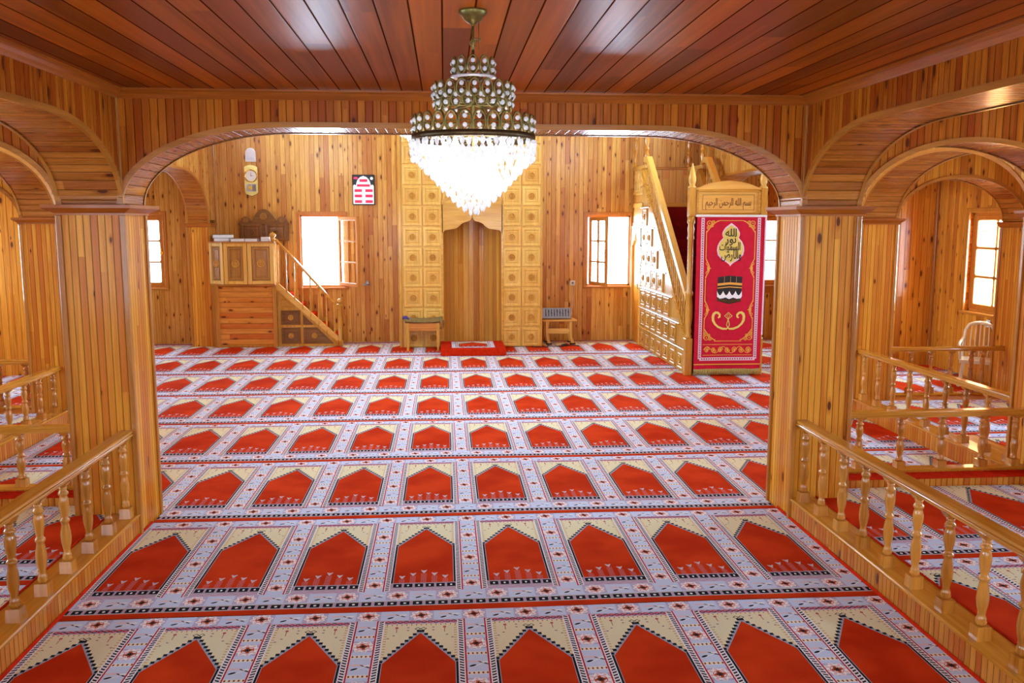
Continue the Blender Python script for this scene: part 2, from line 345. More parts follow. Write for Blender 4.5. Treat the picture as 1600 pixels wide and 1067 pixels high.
# ------------------------------------------------------------------ mesh builder
class MB:
    def __init__(s, grain='z'):
        s.v = []; s.f = []; s.uv = []; s.m = []; s.sm = []; s.grain = grain
    def quad(s, pts, uv=None, m=0, sm=False):
        i = len(s.v); s.v += [tuple(p) for p in pts]; s.f.append(tuple(range(i, i + len(pts)))); s.uv.append(uv); s.m.append(m); s.sm.append(sm)
    def mesh(s, verts, faces, m=0, sm=False, uvs=None):
        i = len(s.v); s.v += [tuple(p) for p in verts]
        for k, f in enumerate(faces):
            s.f.append(tuple(i + j for j in f)); s.uv.append(uvs[k] if uvs else None); s.m.append(m); s.sm.append(sm)
    def box(s, x0, x1, y0, y1, z0, z1, m=0, bev=0.0, tf=None):
        """box with chamfered vertical+horizontal edges when bev>0"""
        if bev > 0:
            b = min(bev, (x1 - x0) * .45, (y1 - y0) * .45, (z1 - z0) * .45)
            bm = bmesh.new(); bmesh.ops.create_cube(bm, size=1)
            for v in bm.verts: v.co = Vector(((x0 + x1) / 2 + v.co.x * (x1 - x0), (y0 + y1) / 2 + v.co.y * (y1 - y0), (z0 + z1) / 2 + v.co.z * (z1 - z0)))
            bmesh.ops.bevel(bm, geom=list(bm.edges), offset=b, segments=1, affect='EDGES', profile=0.5)
            bm.verts.index_update(); vs = [v.co.copy() for v in bm.verts]; fs = [[v.index for v in f.verts] for f in bm.faces]; bm.free()
        else:
            vs = [Vector(p) for p in ((x0, y0, z0), (x1, y0, z0), (x1, y1, z0), (x0, y1, z0), (x0, y0, z1), (x1, y0, z1), (x1, y1, z1), (x0, y1, z1))]
            fs = [(0, 3, 2, 1), (4, 5, 6, 7), (0, 1, 5, 4), (1, 2, 6, 5), (2, 3, 7, 6), (3, 0, 4, 7)]
        if tf: vs = [tf @ v for v in vs]
        s.mesh(vs, fs, m)
    def rings(s, rings, m=0, sm=True, cap=True, tf=None):
        """stack of equal-length closed rings"""
        n = len(rings[0]); vs = [Vector(p) for r in rings for p in r]
        if tf: vs = [tf @ v for v in vs]
        fs = []
        for i in range(len(rings) - 1):
            for j in range(n):
                k = (j + 1) % n; fs.append((i * n + j, i * n + k, (i + 1) * n + k, (i + 1) * n + j))
        i0 = len(s.v); s.mesh(vs, fs, m, sm)
        if cap:
            for base, rev in ((0, True), ((len(rings) - 1) * n, False)):
                f = [base + j for j in range(n)]
                if rev: f.reverse()
                s.f.append(tuple(i0 + j for j in f)); s.uv.append(None); s.m.append(m); s.sm.append(False)
    def lathe(s, prof, cx=0, cy=0, n=16, m=0, sm=True, tf=None, cap=True):
        s.rings([[(cx + r * math.cos(2 * PI * j / n), cy + r * math.sin(2 * PI * j / n), z) for j in range(n)] for r, z in prof], m, sm, cap, tf)
    def tube(s, pts, r, n=8, m=0, closed=False, cap=True):
        pts = [Vector(p) for p in pts]; N = len(pts); rs = r if isinstance(r, (list, tuple)) else [r] * N
        rings = []; pn = None
        for i in range(N):
            if closed: t = pts[(i + 1) % N] - pts[i - 1]
            else: t = pts[min(i + 1, N - 1)] - pts[max(i - 1, 0)]
            t.normalize()
            if pn is None:
                a = Vector((0, 0, 1)) if abs(t.z) < 0.9 else Vector((1, 0, 0)); pn = t.cross(a).normalized()
            else: pn = (pn - t * pn.dot(t)).normalized()
            b = t.cross(pn)
            rings.append([pts[i] + (pn * math.cos(2 * PI * j / n) + b * math.sin(2 * PI * j / n)) * rs[i] for j in range(n)])
        if closed: rings.append(rings[0])
        s.rings(rings, m, True, cap and not closed)
    def prism(s, poly, axis, a, b, m=0, tf=None):
        """extrude a 2D polygon; axis 'y': poly=(x,z); 'x': poly=(y,z); 'z': poly=(x,y)"""
        def P(p, c): return (p[0], c, p[1]) if axis == 'y' else (c, p[0], p[1]) if axis == 'x' else (p[0], p[1], c)
        n = len(poly); vs = [Vector(P(p, a)) for p in poly] + [Vector(P(p, b)) for p in poly]
        if tf: vs = [tf @ v for v in vs]
        fs = [tuple(range(n - 1, -1, -1)), tuple(range(n, 2 * n))] + [(j, (j + 1) % n, n + (j + 1) % n, n + j) for j in range(n)]
        s.mesh(vs, fs, m)
    def data(s, name, mats, off=(0, 0, 0)):
        me = bpy.data.meshes.new(name); off = Vector(off)
        me.from_pydata([tuple(Vector(v) - off) for v in s.v], [], s.f)
        for mt in mats: me.materials.append(mt)
        me.polygons.foreach_set('material_index', s.m); me.polygons.foreach_set('use_smooth', s.sm)
        uvl = me.uv_layers.new(name='UVMap'); ax = 'xyz'.index(s.grain); ro = (random.random() * 7, random.random() * 7)
        out = []
        for p in me.polygons:
            given = s.uv[p.index]
            if given: out += [c for q in given for c in q]; continue
            n = p.normal; others = [i for i in range(3) if i != ax]
            ac = others[0] if abs(n[others[0]]) <= abs(n[others[1]]) else others[1]
            al = ax
            if abs(n[ax]) > 0.8: ac, al = others
            for vi in p.vertices:
                c = s.v[vi]; out += [c[ac] + ro[0] * s_rand(s), c[al] + ro[1] * s_rand(s)]
        uvl.data.foreach_set('uv', out)
        me.update()
        bm = bmesh.new(); bm.from_mesh(me); bmesh.ops.remove_doubles(bm, verts=bm.verts, dist=1e-5); bmesh.ops.recalc_face_normals(bm, faces=bm.faces); bm.to_mesh(me); bm.free()
        return me
def s_rand(s): return getattr(s, 'rand', 1.0)
def link(name, me, parent=None, loc=(0, 0, 0), rot=(0, 0, 0)):
    o = bpy.data.objects.new(name, me); COL.objects.link(o); o.location = loc; o.rotation_euler = rot
    if parent is not None: o.parent = parent
    return o
def tag(o, label=None, cat=None, group=None, kind=None):
    if label: o['label'] = label
    if cat: o['category'] = cat
    if group: o['group'] = group
    if kind: o['kind'] = kind
    return o
def thing(name, label, cat, loc=(0, 0, 0), rz=0.0, group=None):
    return tag(link(name, None, None, loc, (0, 0, rz)), label, cat, group)
def org(o):
    v = Vector((0, 0, 0))
    while o is not None: v += o.location; o = o.parent
    return v
def part(name, mb, mats, root, label=None, kind=None):
    """mb is in world coordinates (root unrotated); the child sits at its root's origin"""
    o = link(name, mb.data(name, mats if isinstance(mats, list) else [mats], org(root)), root)
    return tag(o, label, None, None, kind)
def lpart(name, mb, mats, root, label=None):
    """mb is in the root's own coordinates"""
    o = link(name, mb.data(name, mats if isinstance(mats, list) else [mats]), root); return tag(o, label)
def struct(name, mb, mats):
    return tag(link(name, mb.data(name, mats if isinstance(mats, list) else [mats])), kind='structure')

# ------------------------------------------------------------------ setting: walls with openings
def holed_wall(mb, axis, f0, f1, a0, a1, z0, z1, holes, m=0):
    """slab between f0 and f1 normal to axis, running a0..a1; holes = (a, b, z0, z1)"""
    xs = sorted(set([a0, a1] + [h[0] for h in holes] + [h[1] for h in holes])); zs = sorted(set([z0, z1] + [h[2] for h in holes] + [h[3] for h in holes]))
    def P(a, f, z): return (a, f, z) if axis == 'y' else (f, a, z)
    for i in range(len(xs) - 1):
        for j in range(len(zs) - 1):
            ca, cz = (xs[i] + xs[i + 1]) / 2, (zs[j] + zs[j + 1]) / 2
            if any(h[0] < ca < h[1] and h[2] < cz < h[3] for h in holes): continue
            for f in (f0, f1): mb.quad([P(xs[i], f, zs[j]), P(xs[i + 1], f, zs[j]), P(xs[i + 1], f, zs[j + 1]), P(xs[i], f, zs[j + 1])], [(xs[i], zs[j]), (xs[i + 1], zs[j]), (xs[i + 1], zs[j + 1]), (xs[i], zs[j + 1])], m)
    def rim(A, B, C, D):
        mb.quad([P(A, f0, C), P(B, f0, D), P(B, f1, D), P(A, f1, C)], [(A + C, f0), (B + D, f0), (B + D, f1), (A + C, f1)], m)
    for (a, b, c, d) in list(holes) + [(a0, a1, z0, z1)]:
        rim(a, b, c, c); rim(a, b, d, d); rim(a, a, c, d); rim(b, b, c, d)
WT = 0.36
mb = MB(); holed_wall(mb, 'y', YF, YF + WT, XL - WT, XR + WT, 0, 4.7, [(a, b, ZW0, ZW1) for a, b in FAR_WINDOWS]); struct('wall_far', mb, M_FAR)
mb = MB(); holed_wall(mb, 'x', XR, XR + WT, YN - WT, YF, 0, 2.95, [(a, b, ZW0, ZW1) for a, b in SIDE_R]); struct('wall_right', mb, M_SIDE)
mb = MB(); holed_wall(mb, 'x', XL - WT, XL, YN - WT, YF, 0, 2.95, [(a, b, ZW0, ZW1) for a, b in SIDE_L]); struct('wall_left', mb, M_SIDE)
mb = MB(); holed_wall(mb, 'y', YN - WT, YN, XL, XR, 0, 2.95, [(a, b, 0.7, 2.4) for a, b in NEAR_ADDED_W]); struct('wall_near', mb, M_SIDE)
# partition ends of the raised galleries
mb = MB(); mb.box(4.95, XR, 11.1, 11.3, 0, 2.8); struct('wall_partition_right', mb, M_SIDE)
mb = MB(); mb.box(XL, -4.3, 11.1, 11.3, 0, 2.8); struct('wall_partition_left', mb, M_SIDE)

def arch_curve(a0, a1, zs, zt, kind, run=1.0, n=14):
    pts = []
    if kind == 'semi':
        c, h = (a0 + a1) / 2, (a1 - a0) / 2
        for i in range(2 * n + 1):
            t = PI - PI * i / (2 * n); pts.append((c + h * math.cos(t), zs + (zt - zs) * math.sin(t)))
    else:
        for i in range(n + 1):
            t = PI / 2 * i / n; pts.append((a0 + run * (1 - math.cos(t)), zs + (zt - zs) * math.sin(t)))
        if kind == 'corner':
            for i in range(1, 6): pts.append((a0 + run + (a1 - a0 - 2 * run) * i / 6, zt))
        for i in range(n + 1):
            t = PI / 2 * (1 - i / n); pts.append((a1 - run * (1 - math.cos(t)), zs + (zt - zs) * math.sin(t)))
    return pts
TRIM_N = [0]
def arch_wall(name, axis, f0, f1, a0, a1, ztop, ops, mats, zb=2.1, holes=(), trimw=0.028):
    """wall above the pillars with arched openings ops=(a,b,zs,zt,kind,run)"""
    mb = MB()
    def P(a, f, z): return (a, f, z) if axis == 'y' else (f, a, z)
    cur = a0; low = []
    segs = []
    for (oa, ob, zs, zt, kind, run) in sorted(ops):
        if oa > cur: segs.append([(cur, zb), (oa, zb)])
        c = arch_curve(oa, ob, zs, zt, kind, run); segs.append(c); cur = ob
        s = 0.0
        for i in range(len(c) - 1):
            ds = math.hypot(c[i + 1][0] - c[i][0], c[i + 1][1] - c[i][1])
            mb.quad([P(c[i][0], f0, c[i][1]), P(c[i + 1][0], f0, c[i + 1][1]), P(c[i + 1][0], f1, c[i + 1][1]), P(c[i][0], f1, c[i][1])], [(s, f0), (s + ds, f0), (s + ds, f1), (s, f1)], 1)
            s += ds
        tb = MB('x' if axis == 'y' else 'y')
        for f, sg in ((f0, -1), (f1, 1)):
            for i in range(len(c) - 1):
                def nrm(k):
                    A = c[max(k - 1, 0)]; B = c[min(k + 1, len(c) - 1)]; dx, dz = B[0] - A[0], B[1] - A[1]; L = math.hypot(dx, dz); return (-dz / L, dx / L)
                na, nb = nrm(i), nrm(i + 1)
                A, B = c[i], c[i + 1]; A2 = (A[0] + na[0] * trimw, A[1] + na[1] * trimw); B2 = (B[0] + nb[0] * trimw, B[1] + nb[1] * trimw)
                fo = f + sg * 0.010
                Ai = (A[0] - na[0] * 0.006, A[1] - na[1] * 0.006); Bi = (B[0] - nb[0] * 0.006, B[1] - nb[1] * 0.006)
                tb.quad([P(Ai[0], fo, Ai[1]), P(Bi[0], fo, Bi[1]), P(B2[0], fo, B2[1]), P(A2[0], fo, A2[1])])
                tb.quad([P(A2[0], fo, A2[1]), P(B2[0], fo, B2[1]), P(B2[0], f - sg * .002, B2[1]), P(A2[0], f - sg * .002, A2[1])])
                tb.quad([P(Ai[0], fo, Ai[1]), P(Bi[0], fo, Bi[1]), P(Bi[0], f - sg * .012, Bi[1]), P(Ai[0], f - sg * .012, Ai[1])])
        TRIM_N[0] += 1; struct('trim_%d' % TRIM_N[0], tb, M_TRIM)
    if cur < a1: segs.append([(cur, zb), (a1, zb)])
    hz = [h for h in holes]
    for c in segs:
        for i in range(len(c) - 1):
            for f in (f0, f1):
                top = min([ztop] + [h[2] for h in hz])
                A, B = c[i], c[i + 1]
                mb.quad([P(A[0], f, A[1]), P(B[0], f, B[1]), P(B[0], f, top), P(A[0], f, top)], [(A[0], A[1]), (B[0], B[1]), (B[0], top), (A[0], top)], 0)
        if len(c) == 2: mb.quad([P(c[0][0], f0, zb), P(c[1][0], f0, zb), P(c[1][0], f1, zb), P(c[0][0], f1, zb)], None, 0)
    if hz: holed_wall(mb, axis, f0, f1, a0, a1, hz[0][2], ztop, [(h[0], h[1], h[2], h[3]) for h in hz])
    else:
        mb.quad([P(a0, f0, ztop), P(a1, f0, ztop), P(a1, f1, ztop), P(a0, f1, ztop)])
    for a in (a0, a1): mb.quad([P(a, f0, zb), P(a, f1, zb), P(a, f1, ztop), P(a, f0, ztop)])
    return struct(name, mb, mats)

CZ = 2.80       # low ceiling
XPL0, XPL1, XPR0, XPR1 = -2.35, -1.97, 2.33, 2.71
YP0, YP1 = 5.65, 6.05
HL0, HL1, HR0, HR1 = -4.06, -3.73, 4.30, 4.68
YQ0, YQ1 = 8.9, 9.28
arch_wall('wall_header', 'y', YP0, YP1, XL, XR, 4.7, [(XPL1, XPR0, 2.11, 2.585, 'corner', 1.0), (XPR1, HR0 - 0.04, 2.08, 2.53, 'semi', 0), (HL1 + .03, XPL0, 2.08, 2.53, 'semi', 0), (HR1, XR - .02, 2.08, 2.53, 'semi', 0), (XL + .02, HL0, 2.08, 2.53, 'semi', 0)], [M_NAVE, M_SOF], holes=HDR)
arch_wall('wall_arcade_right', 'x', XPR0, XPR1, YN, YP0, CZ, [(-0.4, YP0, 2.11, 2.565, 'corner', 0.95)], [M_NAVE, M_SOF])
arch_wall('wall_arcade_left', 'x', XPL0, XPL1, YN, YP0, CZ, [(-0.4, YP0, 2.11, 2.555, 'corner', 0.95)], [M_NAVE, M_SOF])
hz = [(a, b, 3.5, 4.4) for a, b in CLER_ADDED]
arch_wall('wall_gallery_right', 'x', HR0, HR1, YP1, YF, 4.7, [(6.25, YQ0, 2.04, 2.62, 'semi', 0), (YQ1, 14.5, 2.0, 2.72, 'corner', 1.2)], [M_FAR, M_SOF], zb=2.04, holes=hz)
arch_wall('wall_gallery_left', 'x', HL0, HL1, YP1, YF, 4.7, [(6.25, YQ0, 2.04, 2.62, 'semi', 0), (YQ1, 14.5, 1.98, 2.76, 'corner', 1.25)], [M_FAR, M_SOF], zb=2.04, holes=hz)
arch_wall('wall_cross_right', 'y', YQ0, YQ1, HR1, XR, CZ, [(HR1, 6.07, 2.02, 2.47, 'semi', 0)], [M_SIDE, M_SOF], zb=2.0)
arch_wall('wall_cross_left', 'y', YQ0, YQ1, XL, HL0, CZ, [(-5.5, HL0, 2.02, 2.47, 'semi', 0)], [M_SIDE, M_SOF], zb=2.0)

# ceilings: boards run away from the camera
def slab(name, x0, x1, y0, y1, z0, z1, mat, grain='y'):
    mb = MB(grain); mb.rand = 0.0; mb.box(x0, x1, y0, y1, z0, z1); return struct(name, mb, mat)
slab('ceiling', XL, XR, YN, YP0, CZ, CZ + .12, M_CEIL)
slab('ceiling', HR1, XR, YP1, YF, CZ, CZ + .12, M_CEIL)
slab('ceiling', XL, HL0, YP1, YF, CZ, CZ + .12, M_CEIL)
slab('ceiling', HL0, HR1, YP1, YF, 4.7, 4.8, M_CEIL)
def molding(x0, y0, x1, y1, z, size, nx, ny, mat=M_CORN):
    """cornice from (x0,y0) to (x1,y1) whose room side faces (nx,ny)"""
    prof = [(0, 0), (size, 0), (size, -size * .22), (size * .72, -size * .34), (size * .4, -size * .6), (size * .26, -size * .85), (size * .12, -size), (0, -size)]
    d = Vector((x1 - x0, y1 - y0, 0)); rings = []
    mb = MB('x' if abs(d.x) > abs(d.y) else 'y')
    for (x, y, e) in ((x0, y0, 1), (x1, y1, -1)):
        rings.append([(x + nx * p[0], y + ny * p[0], z + p[1]) for p in prof])
    mb.rings(rings, sm=False); TRIM_N[0] += 1; return struct('trim_%d' % TRIM_N[0], mb, mat)
molding(XPL1, YP0, XPR0, YP0, CZ, 0.055, 0, -1)
molding(XPL1, YN, XPL1, YP0, CZ, 0.055, 1, 0)
molding(XPR0, YN, XPR0, YP0, CZ, 0.055, -1, 0)
# vertical corner beads
def bead(x, y, z0, z1, s=0.035):
    mb = MB(); mb.box(x - s / 2, x + s / 2, y - s / 2, y + s / 2, z0, z1, bev=.004); TRIM_N[0] += 1; struct('trim_%d' % TRIM_N[0], mb, M_TRIM)
bead(XPL1 - .003, YP0 - .0, 2.15, CZ - .05, .03); bead(XPR0 + .003, YP0 - .0, 2.15, CZ - .05, .03)
bead(HL1, YF, 0, 4.7, .05); bead(HR0, YF, 0, 4.7, .05)
for x, y in ((XR, 11.1),): bead(x - .01, y - .01, .14, CZ, .04)

# floor and raised floors
mb = MB('y'); mb.box(XL, XR, YN, YF, -0.15, 0.0); struct('floor', mb, M_SIDE)
RZ = 0.135
for nm, r in (('floor', (2.50, XR, YN, 5.86)), ('floor', (XL, -2.14, YN, 5.86)), ('floor', (4.47, XR, 5.86, 11.1)), ('floor', (XL, -3.90, 5.86, 11.1))):
    mb = MB('z'); mb.box(*r, 0.0, RZ); struct(nm, mb, M_SLAT)
# step in front of each cross railing: slatted riser with plain red carpet on top
for x0, x1, side in ((XPR1 + .01, HR0 - .06, 'right'), (HL1 + .05, XPL0 - .01, 'left')):
    t = thing('carpeted_step', 'low slatted step topped with plain red carpet below the %s cross railing' % side, 'step', ((x0 + x1) / 2, 5.98, 0), group=None)
    mb = MB(); mb.box(x0, x1, 5.865, 6.10, 0, .195); part('riser', mb, M_SLAT, t)
    mb = MB('x'); mb.box(x0, x1, 5.855, 6.11, .1955, .208, bev=.005); part('carpet_top', mb, M_RED, t)

# ------------------------------------------------------------------ pillars
def pillar(x0, x1, y0, y1, label, zc=2.045, z0=0.0, capo=0.075, group='pine-boarded pillars'):
    t = thing('pillar', label, 'pillar', ((x0 + x1) / 2, (y0 + y1) / 2, z0))
    mb = MB(); mb.box(x0, x1, y0, y1, z0, zc); part('shaft', mb, M_PIL, t)
    mb = MB()
    for x in (x0, x1):
        for y in (y0, y1): mb.box(x - .016, x + .016, y - .016, y + .016, z0, zc, bev=.004)
    part('corner_bead', mb, M_TRIM, t)
    mb = MB('x'); o = capo
    def R(e, z): return [(x0 - e, y0 - e, z), (x1 + e, y0 - e, z), (x1 + e, y1 + e, z), (x0 - e, y1 + e, z)]
    mb.rings([R(.022, zc), R(.022, zc + .012), R(o, zc + .042), R(o, zc + .062)], sm=False); part('capital', mb, M_CORN, t)
    return t
pillar(XPL0, XPL1, YP0, YP1, 'left of the two big pine-clad pillars framing the nave, with the left railing meeting it')
pillar(XPR0, XPR1, YP0, YP1, 'right of the two big pine-clad pillars framing the nave, beside the red banner in view')
pillar(HR0 - .05, HR1 - .05, 5.72, 6.22, 'pine-clad pillar at the right edge of the photo, end of the right cross railing', 2.03, capo=.06)
pillar(HL0, HL1, 5.72, 6.22, 'pine-clad pillar outside the left edge, end of the left cross railing', 2.03, capo=.06)
pillar(HR0, HR1, YQ0, YQ1, 'farther right pillar behind the big right pillar, start of the long side railing', 1.985, capo=.06)
pillar(HL0, HL1, YQ0, YQ1, 'farther left pillar seen behind the big left pillar', 1.985, capo=.06)
pillar(6.07, XR - .001, YQ0, YQ1, 'pine-clad pillar against the right wall beside the plastic chair', 1.95, capo=.04)
pillar(XL + .001, -5.5, YQ0, YQ1, 'pine-clad pillar against the left wall', 1.95, capo=.04)
pillar(HL0, HL1, 14.5, YF - .001, 'narrow pillar against the far wall left of the panelled pulpit with books', 1.925, capo=.03)
pillar(HR0, HR1, 14.5, YF - .001, 'narrow pillar against the far wall behind the tall stair pulpit', 1.94, capo=.03)
pillar(XPR0, XPR1, -.8, -.4, 'pine-clad pillar at the near end of the long right railing', 2.045); pillar(XPL0, XPL1, -.8, -.4, 'pine-clad pillar at the near end of the long left railing', 2.045)

# ------------------------------------------------------------------ carpets
X0, Y0 = -0.1342, 4.1541
def carpet_row(rects, z, label, x0=X0, y0=Y0, group='woven prayer carpet rows', lips=()):
    cx = (rects[0][0] + rects[0][1]) / 2; cy = (rects[0][2] + rects[0][3]) / 2
    t = thing('prayer_carpet', label, 'carpet', (cx, cy, z), group=group)
    mb = MB('y')
    for (a, b, c, d) in rects:
        nx = max(1, int((b - a) / .45)); ny = 6
        for i in range(nx):
            for j in range(ny):
                xa, xb = a + (b - a) * i / nx, a + (b - a) * (i + 1) / nx; ya, yb = c + (d - c) * j / ny, c + (d - c) * (j + 1) / ny
                def h(x, y): return z + .007 + .0025 * math.sin(x * 2.3 + y * 1.1)
                pts = [(xa, ya), (xb, ya), (xb, yb), (xa, yb)]
                mb.quad([(x, y, h(x, y)) for x, y in pts], [((x - x0) / TW, (y - y0) / TR - .155) for x, y in pts], 0, True)
        # edges down to the floor
        for (pa, pb) in (((a, c), (b, c)), ((b, c), (b, d)), ((b, d), (a, d)), ((a, d), (a, c))):
            mb.quad([(pa[0], pa[1], z + .001), (pb[0], pb[1], z + .001), (pb[0], pb[1], z + .006), (pa[0], pa[1], z + .006)], None, 1)
    part('woven_field', mb, [M_CARPET, M_RED], t)
    if lips:
        for (x, y1, y2, sg) in lips:      # red bound edge turned up against the plinth
            mb = MB('y'); pr = [(0, .004), (.008, .004), (.005, .014), (.0, .020)]
            mb.rings([[(x + sg * p[0], y, z + p[1] + .004) for p in pr] for y in (y1, y2)], sm=False)
            part('edge_binding', mb, M_RED, t, 'plain red bound edge')
    return t
g = .004
def rowY(j): return Y0 + TR * (j + .155)
GAL = 4.29; GLL = -3.72
names = ['nearest full row, cut by the bottom of the photo', 'second row up from the bottom edge, between the two big pillars']
for j in (-4, -3, -2):
    carpet_row([(XPL1 + .01, XPR0 - .01, max(rowY(j), YN + .01) + g, rowY(j + 1) - g)], 0, 'nave prayer carpet row beneath or behind the viewpoint, %s' % ('out of sight', 'just out of sight', 'cut by the bottom edge')[j + 4])
carpet_row([(XPL1 + .01, XPR0 - .01, rowY(-1) + g, rowY(0) - g)], 0, 'patterned prayer carpet row between the railings, nearest, cut by the bottom of the photo', lips=((XPL1 + .004, rowY(-1), rowY(0), 1), (XPR0 - .004, rowY(-1), rowY(0), -1)))
carpet_row([(XPL1 + .01, XPR0 - .01, rowY(0) + g, rowY(1) - g)], 0, 'patterned prayer carpet row between the two railings, second up from the bottom of the photo', lips=((XPL1 + .004, rowY(0), rowY(1), 1), (XPR0 - .004, rowY(0), rowY(1), -1)))
carpet_row([(XPL1 + .01, XPR0 - .01, rowY(1) + g, 6.115), (GLL, GAL, 6.12, rowY(2) - g)], 0, 'first hall-wide prayer carpet row, passing between the two big pillars')
ords = ['second', 'third', 'fourth', 'fifth']
for k, j in enumerate((2, 3, 4)):
    carpet_row([(GLL, GAL, rowY(j) + g, rowY(j + 1) - g)] + ([(XL + .01, GLL, 11.32, rowY(5) - g), (GAL, XR - .01, 11.32, rowY(5) - g)] if j == 4 else []), 0, '%s hall-wide prayer carpet row beyond the two big pillars' % ords[k])
carpet_row([(XL + .01, XR - .01, rowY(5) + g, rowY(6) - g)], 0, 'third prayer carpet row from the far wall, running under the red banner')
carpet_row([(XL + .01, XR - .01, rowY(6) + g, rowY(7) - g)], 0, 'second prayer carpet row from the far wall, just before the red cushion step')
carpet_row([(XL + .01, XR - .01, rowY(7) + g, YF - .01)], 0, 'farthest prayer carpet row, along the foot of the far wall')
RX0, RY0 = 2.60, 4.31
for j in (-3, -2, -1, 0):
    ya, yb = max(RY0 + TR * (j + .155), YN + .01), min(RY0 + TR * (j + 1.155), 5.85)
    carpet_row([(2.525, XR - .01, ya + g, yb - g)], RZ, ('right aisle prayer carpet row, far behind the viewpoint', 'right aisle prayer carpet row beside the viewpoint', 'right aisle prayer carpet row at the lower right corner of the photo', 'right aisle prayer carpet row up against the slatted step')[j + 3], RX0, RY0, 'raised aisle carpets', lips=((2.512, ya, yb, 1),))
    carpet_row([(XL + .01, -2.165, ya + g, yb - g)], RZ, ('left aisle prayer carpet row, far behind the viewpoint', 'left aisle prayer carpet row beside the viewpoint', 'left aisle prayer carpet row at the lower left edge of the photo', 'left aisle prayer carpet row up against the left step')[j + 3], -2.30, RY0, 'raised aisle carpets', lips=((-2.152, ya, yb, -1),))
for j in (1, 2, 3, 4):
    ya, yb = max(rowY(j), 6.24), min(rowY(j + 1), 11.09)
    if j == 4: yb = 11.09
    w4 = ('nearest', 'second', 'third', 'farthest')[j - 1]
    carpet_row([(4.70 if ya < 6.3 else 4.50, XR - .01, ya + g, yb - g)] if j != 2 and j != 3 else [(4.50, XR - .01, ya + g, min(yb, 8.88) - g)] if j == 2 else [(4.70, XR - .42, max(ya, 9.15) + g, yb - g)], RZ, '%s raised prayer carpet row behind the right side railing' % w4, RX0, Y0, 'raised gallery carpets')
    carpet_row([(XL + .01, -4.07 if ya < 6.3 or j == 3 else -3.92, (max(ya, 9.15) if j == 3 else ya) + g, (min(yb, 8.88) if j == 2 else yb) - g)], RZ, '%s raised prayer carpet row behind the left side railing' % w4, X0, Y0, 'raised gallery carpets')

# ------------------------------------------------------------------ railings
def baluster_mesh(h, s=1.0):
    mb = MB('z'); b = .030 * s
    def sq(e, z): return [(-e, -e, z), (e, -e, z), (e, e, z), (-e, e, z)]
    k = h / .47
    mb.rings([sq(b * 1.12, 0), sq(b * 1.05, .062 * k)], sm=False)
    mb.rings([sq(b * .62, .445 * k), sq(b * .80, .45 * k), sq(b * 1.12, h)], sm=False)
    prof = [(.018, .062), (.021, .070), (.023, .078), (.019, .084), (.021, .090), (.019, .096), (.0145, .108), (.0165, .125), (.0225, .155), (.0245, .185), (.0225, .215), (.0175, .245), (.0155, .258),
            (.0215, .263), (.0235, .270), (.0215, .277), (.0165, .283), (.0155, .292), (.0195, .315), (.0235, .345), (.0235, .365), (.0195, .388), (.016, .398), (.0225, .403), (.024, .410), (.022, .417), (.017, .424), (.0165, .432), (.020, .446)]
    mb.lathe([(r * s * 1.12, z * k) for r, z in prof], n=14)
    return mb.data('baluster', [M_BAL])
BAL = {}
def railing(axis, c, a0, a1, zfoot, ztop, pos, label, plinth=None, rail_w=.088):
    """plinth = (c0, c1, z0, z1, a0, a1) solid slatted base with a board on top"""
    loc = (c, a0, 0) if axis == 'y' else (a0, c, 0)
    t = thing('railing', label, 'railing', loc)
    def P(a, o, z): return (c + o, a, z) if axis == 'y' else (a, c + o, z)
    wv = rail_w / 2
    half = [(wv * .58, -.052), (wv * .58, -.040), (wv * .95, -.036), (wv, -.026), (wv * .97, -.022), (wv * .80, -.020), (wv * .80, -.015), (wv * .93, -.012), (wv * .90, -.004), (wv * .78, 0)]
    pr = half + [(-a_, b_) for a_, b_ in half[::-1]]
    mb = MB(axis); mb.rings([[P(a, o, ztop + z) for o, z in pr] for a in (a0, a1)], sm=False); part('handrail', mb, M_RAIL, t)
    if plinth:
        c0, c1, z0, z1, p0, p1 = plinth
        mb = MB('z')
        if axis == 'y': mb.box(c0, c1, p0, p1, z0, z1 - .022)
        else: mb.box(p0, p1, c0, c1, z0, z1 - .022)
        part('plinth', mb, M_SLAT, t)
        mb = MB(axis)
        if axis == 'y': mb.box(c0 - .008, c1 + .008, p0, p1, z1 - .022, z1, bev=.006)
        else: mb.box(p0, p1, c0 - .006, c1 + .006, z1 - .022, z1, bev=.006)
        part('bottom_rail', mb, M_RAIL, t)
    h = ztop - .048 - zfoot; key = round(h, 3)
    if key not in BAL: BAL[key] = baluster_mesh(h)
    for a in pos:
        p = Vector(P(a, 0, zfoot)) - Vector(loc); link('baluster', BAL[key], t, p)
    return t
railing('y', 2.385, -.4, 5.65, .15, .69, [5.57 - .283 * i for i in range(21)], 'long right nave railing of turned balusters, running to the lower right corner', (2.33, 2.50, 0, .15, -.4, 5.65))
railing('y', -2.02, -.4, 5.65, .15, .695, [5.56 - .292 * i for i in range(20)], 'long left nave railing of turned balusters, running off the left edge', (-2.14, -1.97, 0, .15, -.4, 5.65))
railing('x', 6.03, XPR1, HR0 - .05, .235, .66, [2.98 + .31 * i for i in range(4)] + [4.16], 'short right cross railing standing on the red carpeted step', (5.99, 6.07, .208, .235, XPR1 + .001, HR0 - .051), .075)
railing('x', 6.03, HL1, XPL0, .235, .65, [-2.56 - .30 * i for i in range(4)], 'short left cross railing on its carpeted step behind the long left railing', (5.99, 6.07, .208, .235, HL1 + .001, XPL0 - .001), .075)
railing('y', 4.365, 6.22, 8.90, .16, .685, [8.80 - .302 * i for i in range(9)], 'right gallery railing running back to the farther right pillar, behind the cross railing', (4.30, 4.47, 0, .16, 6.22, 8.90))
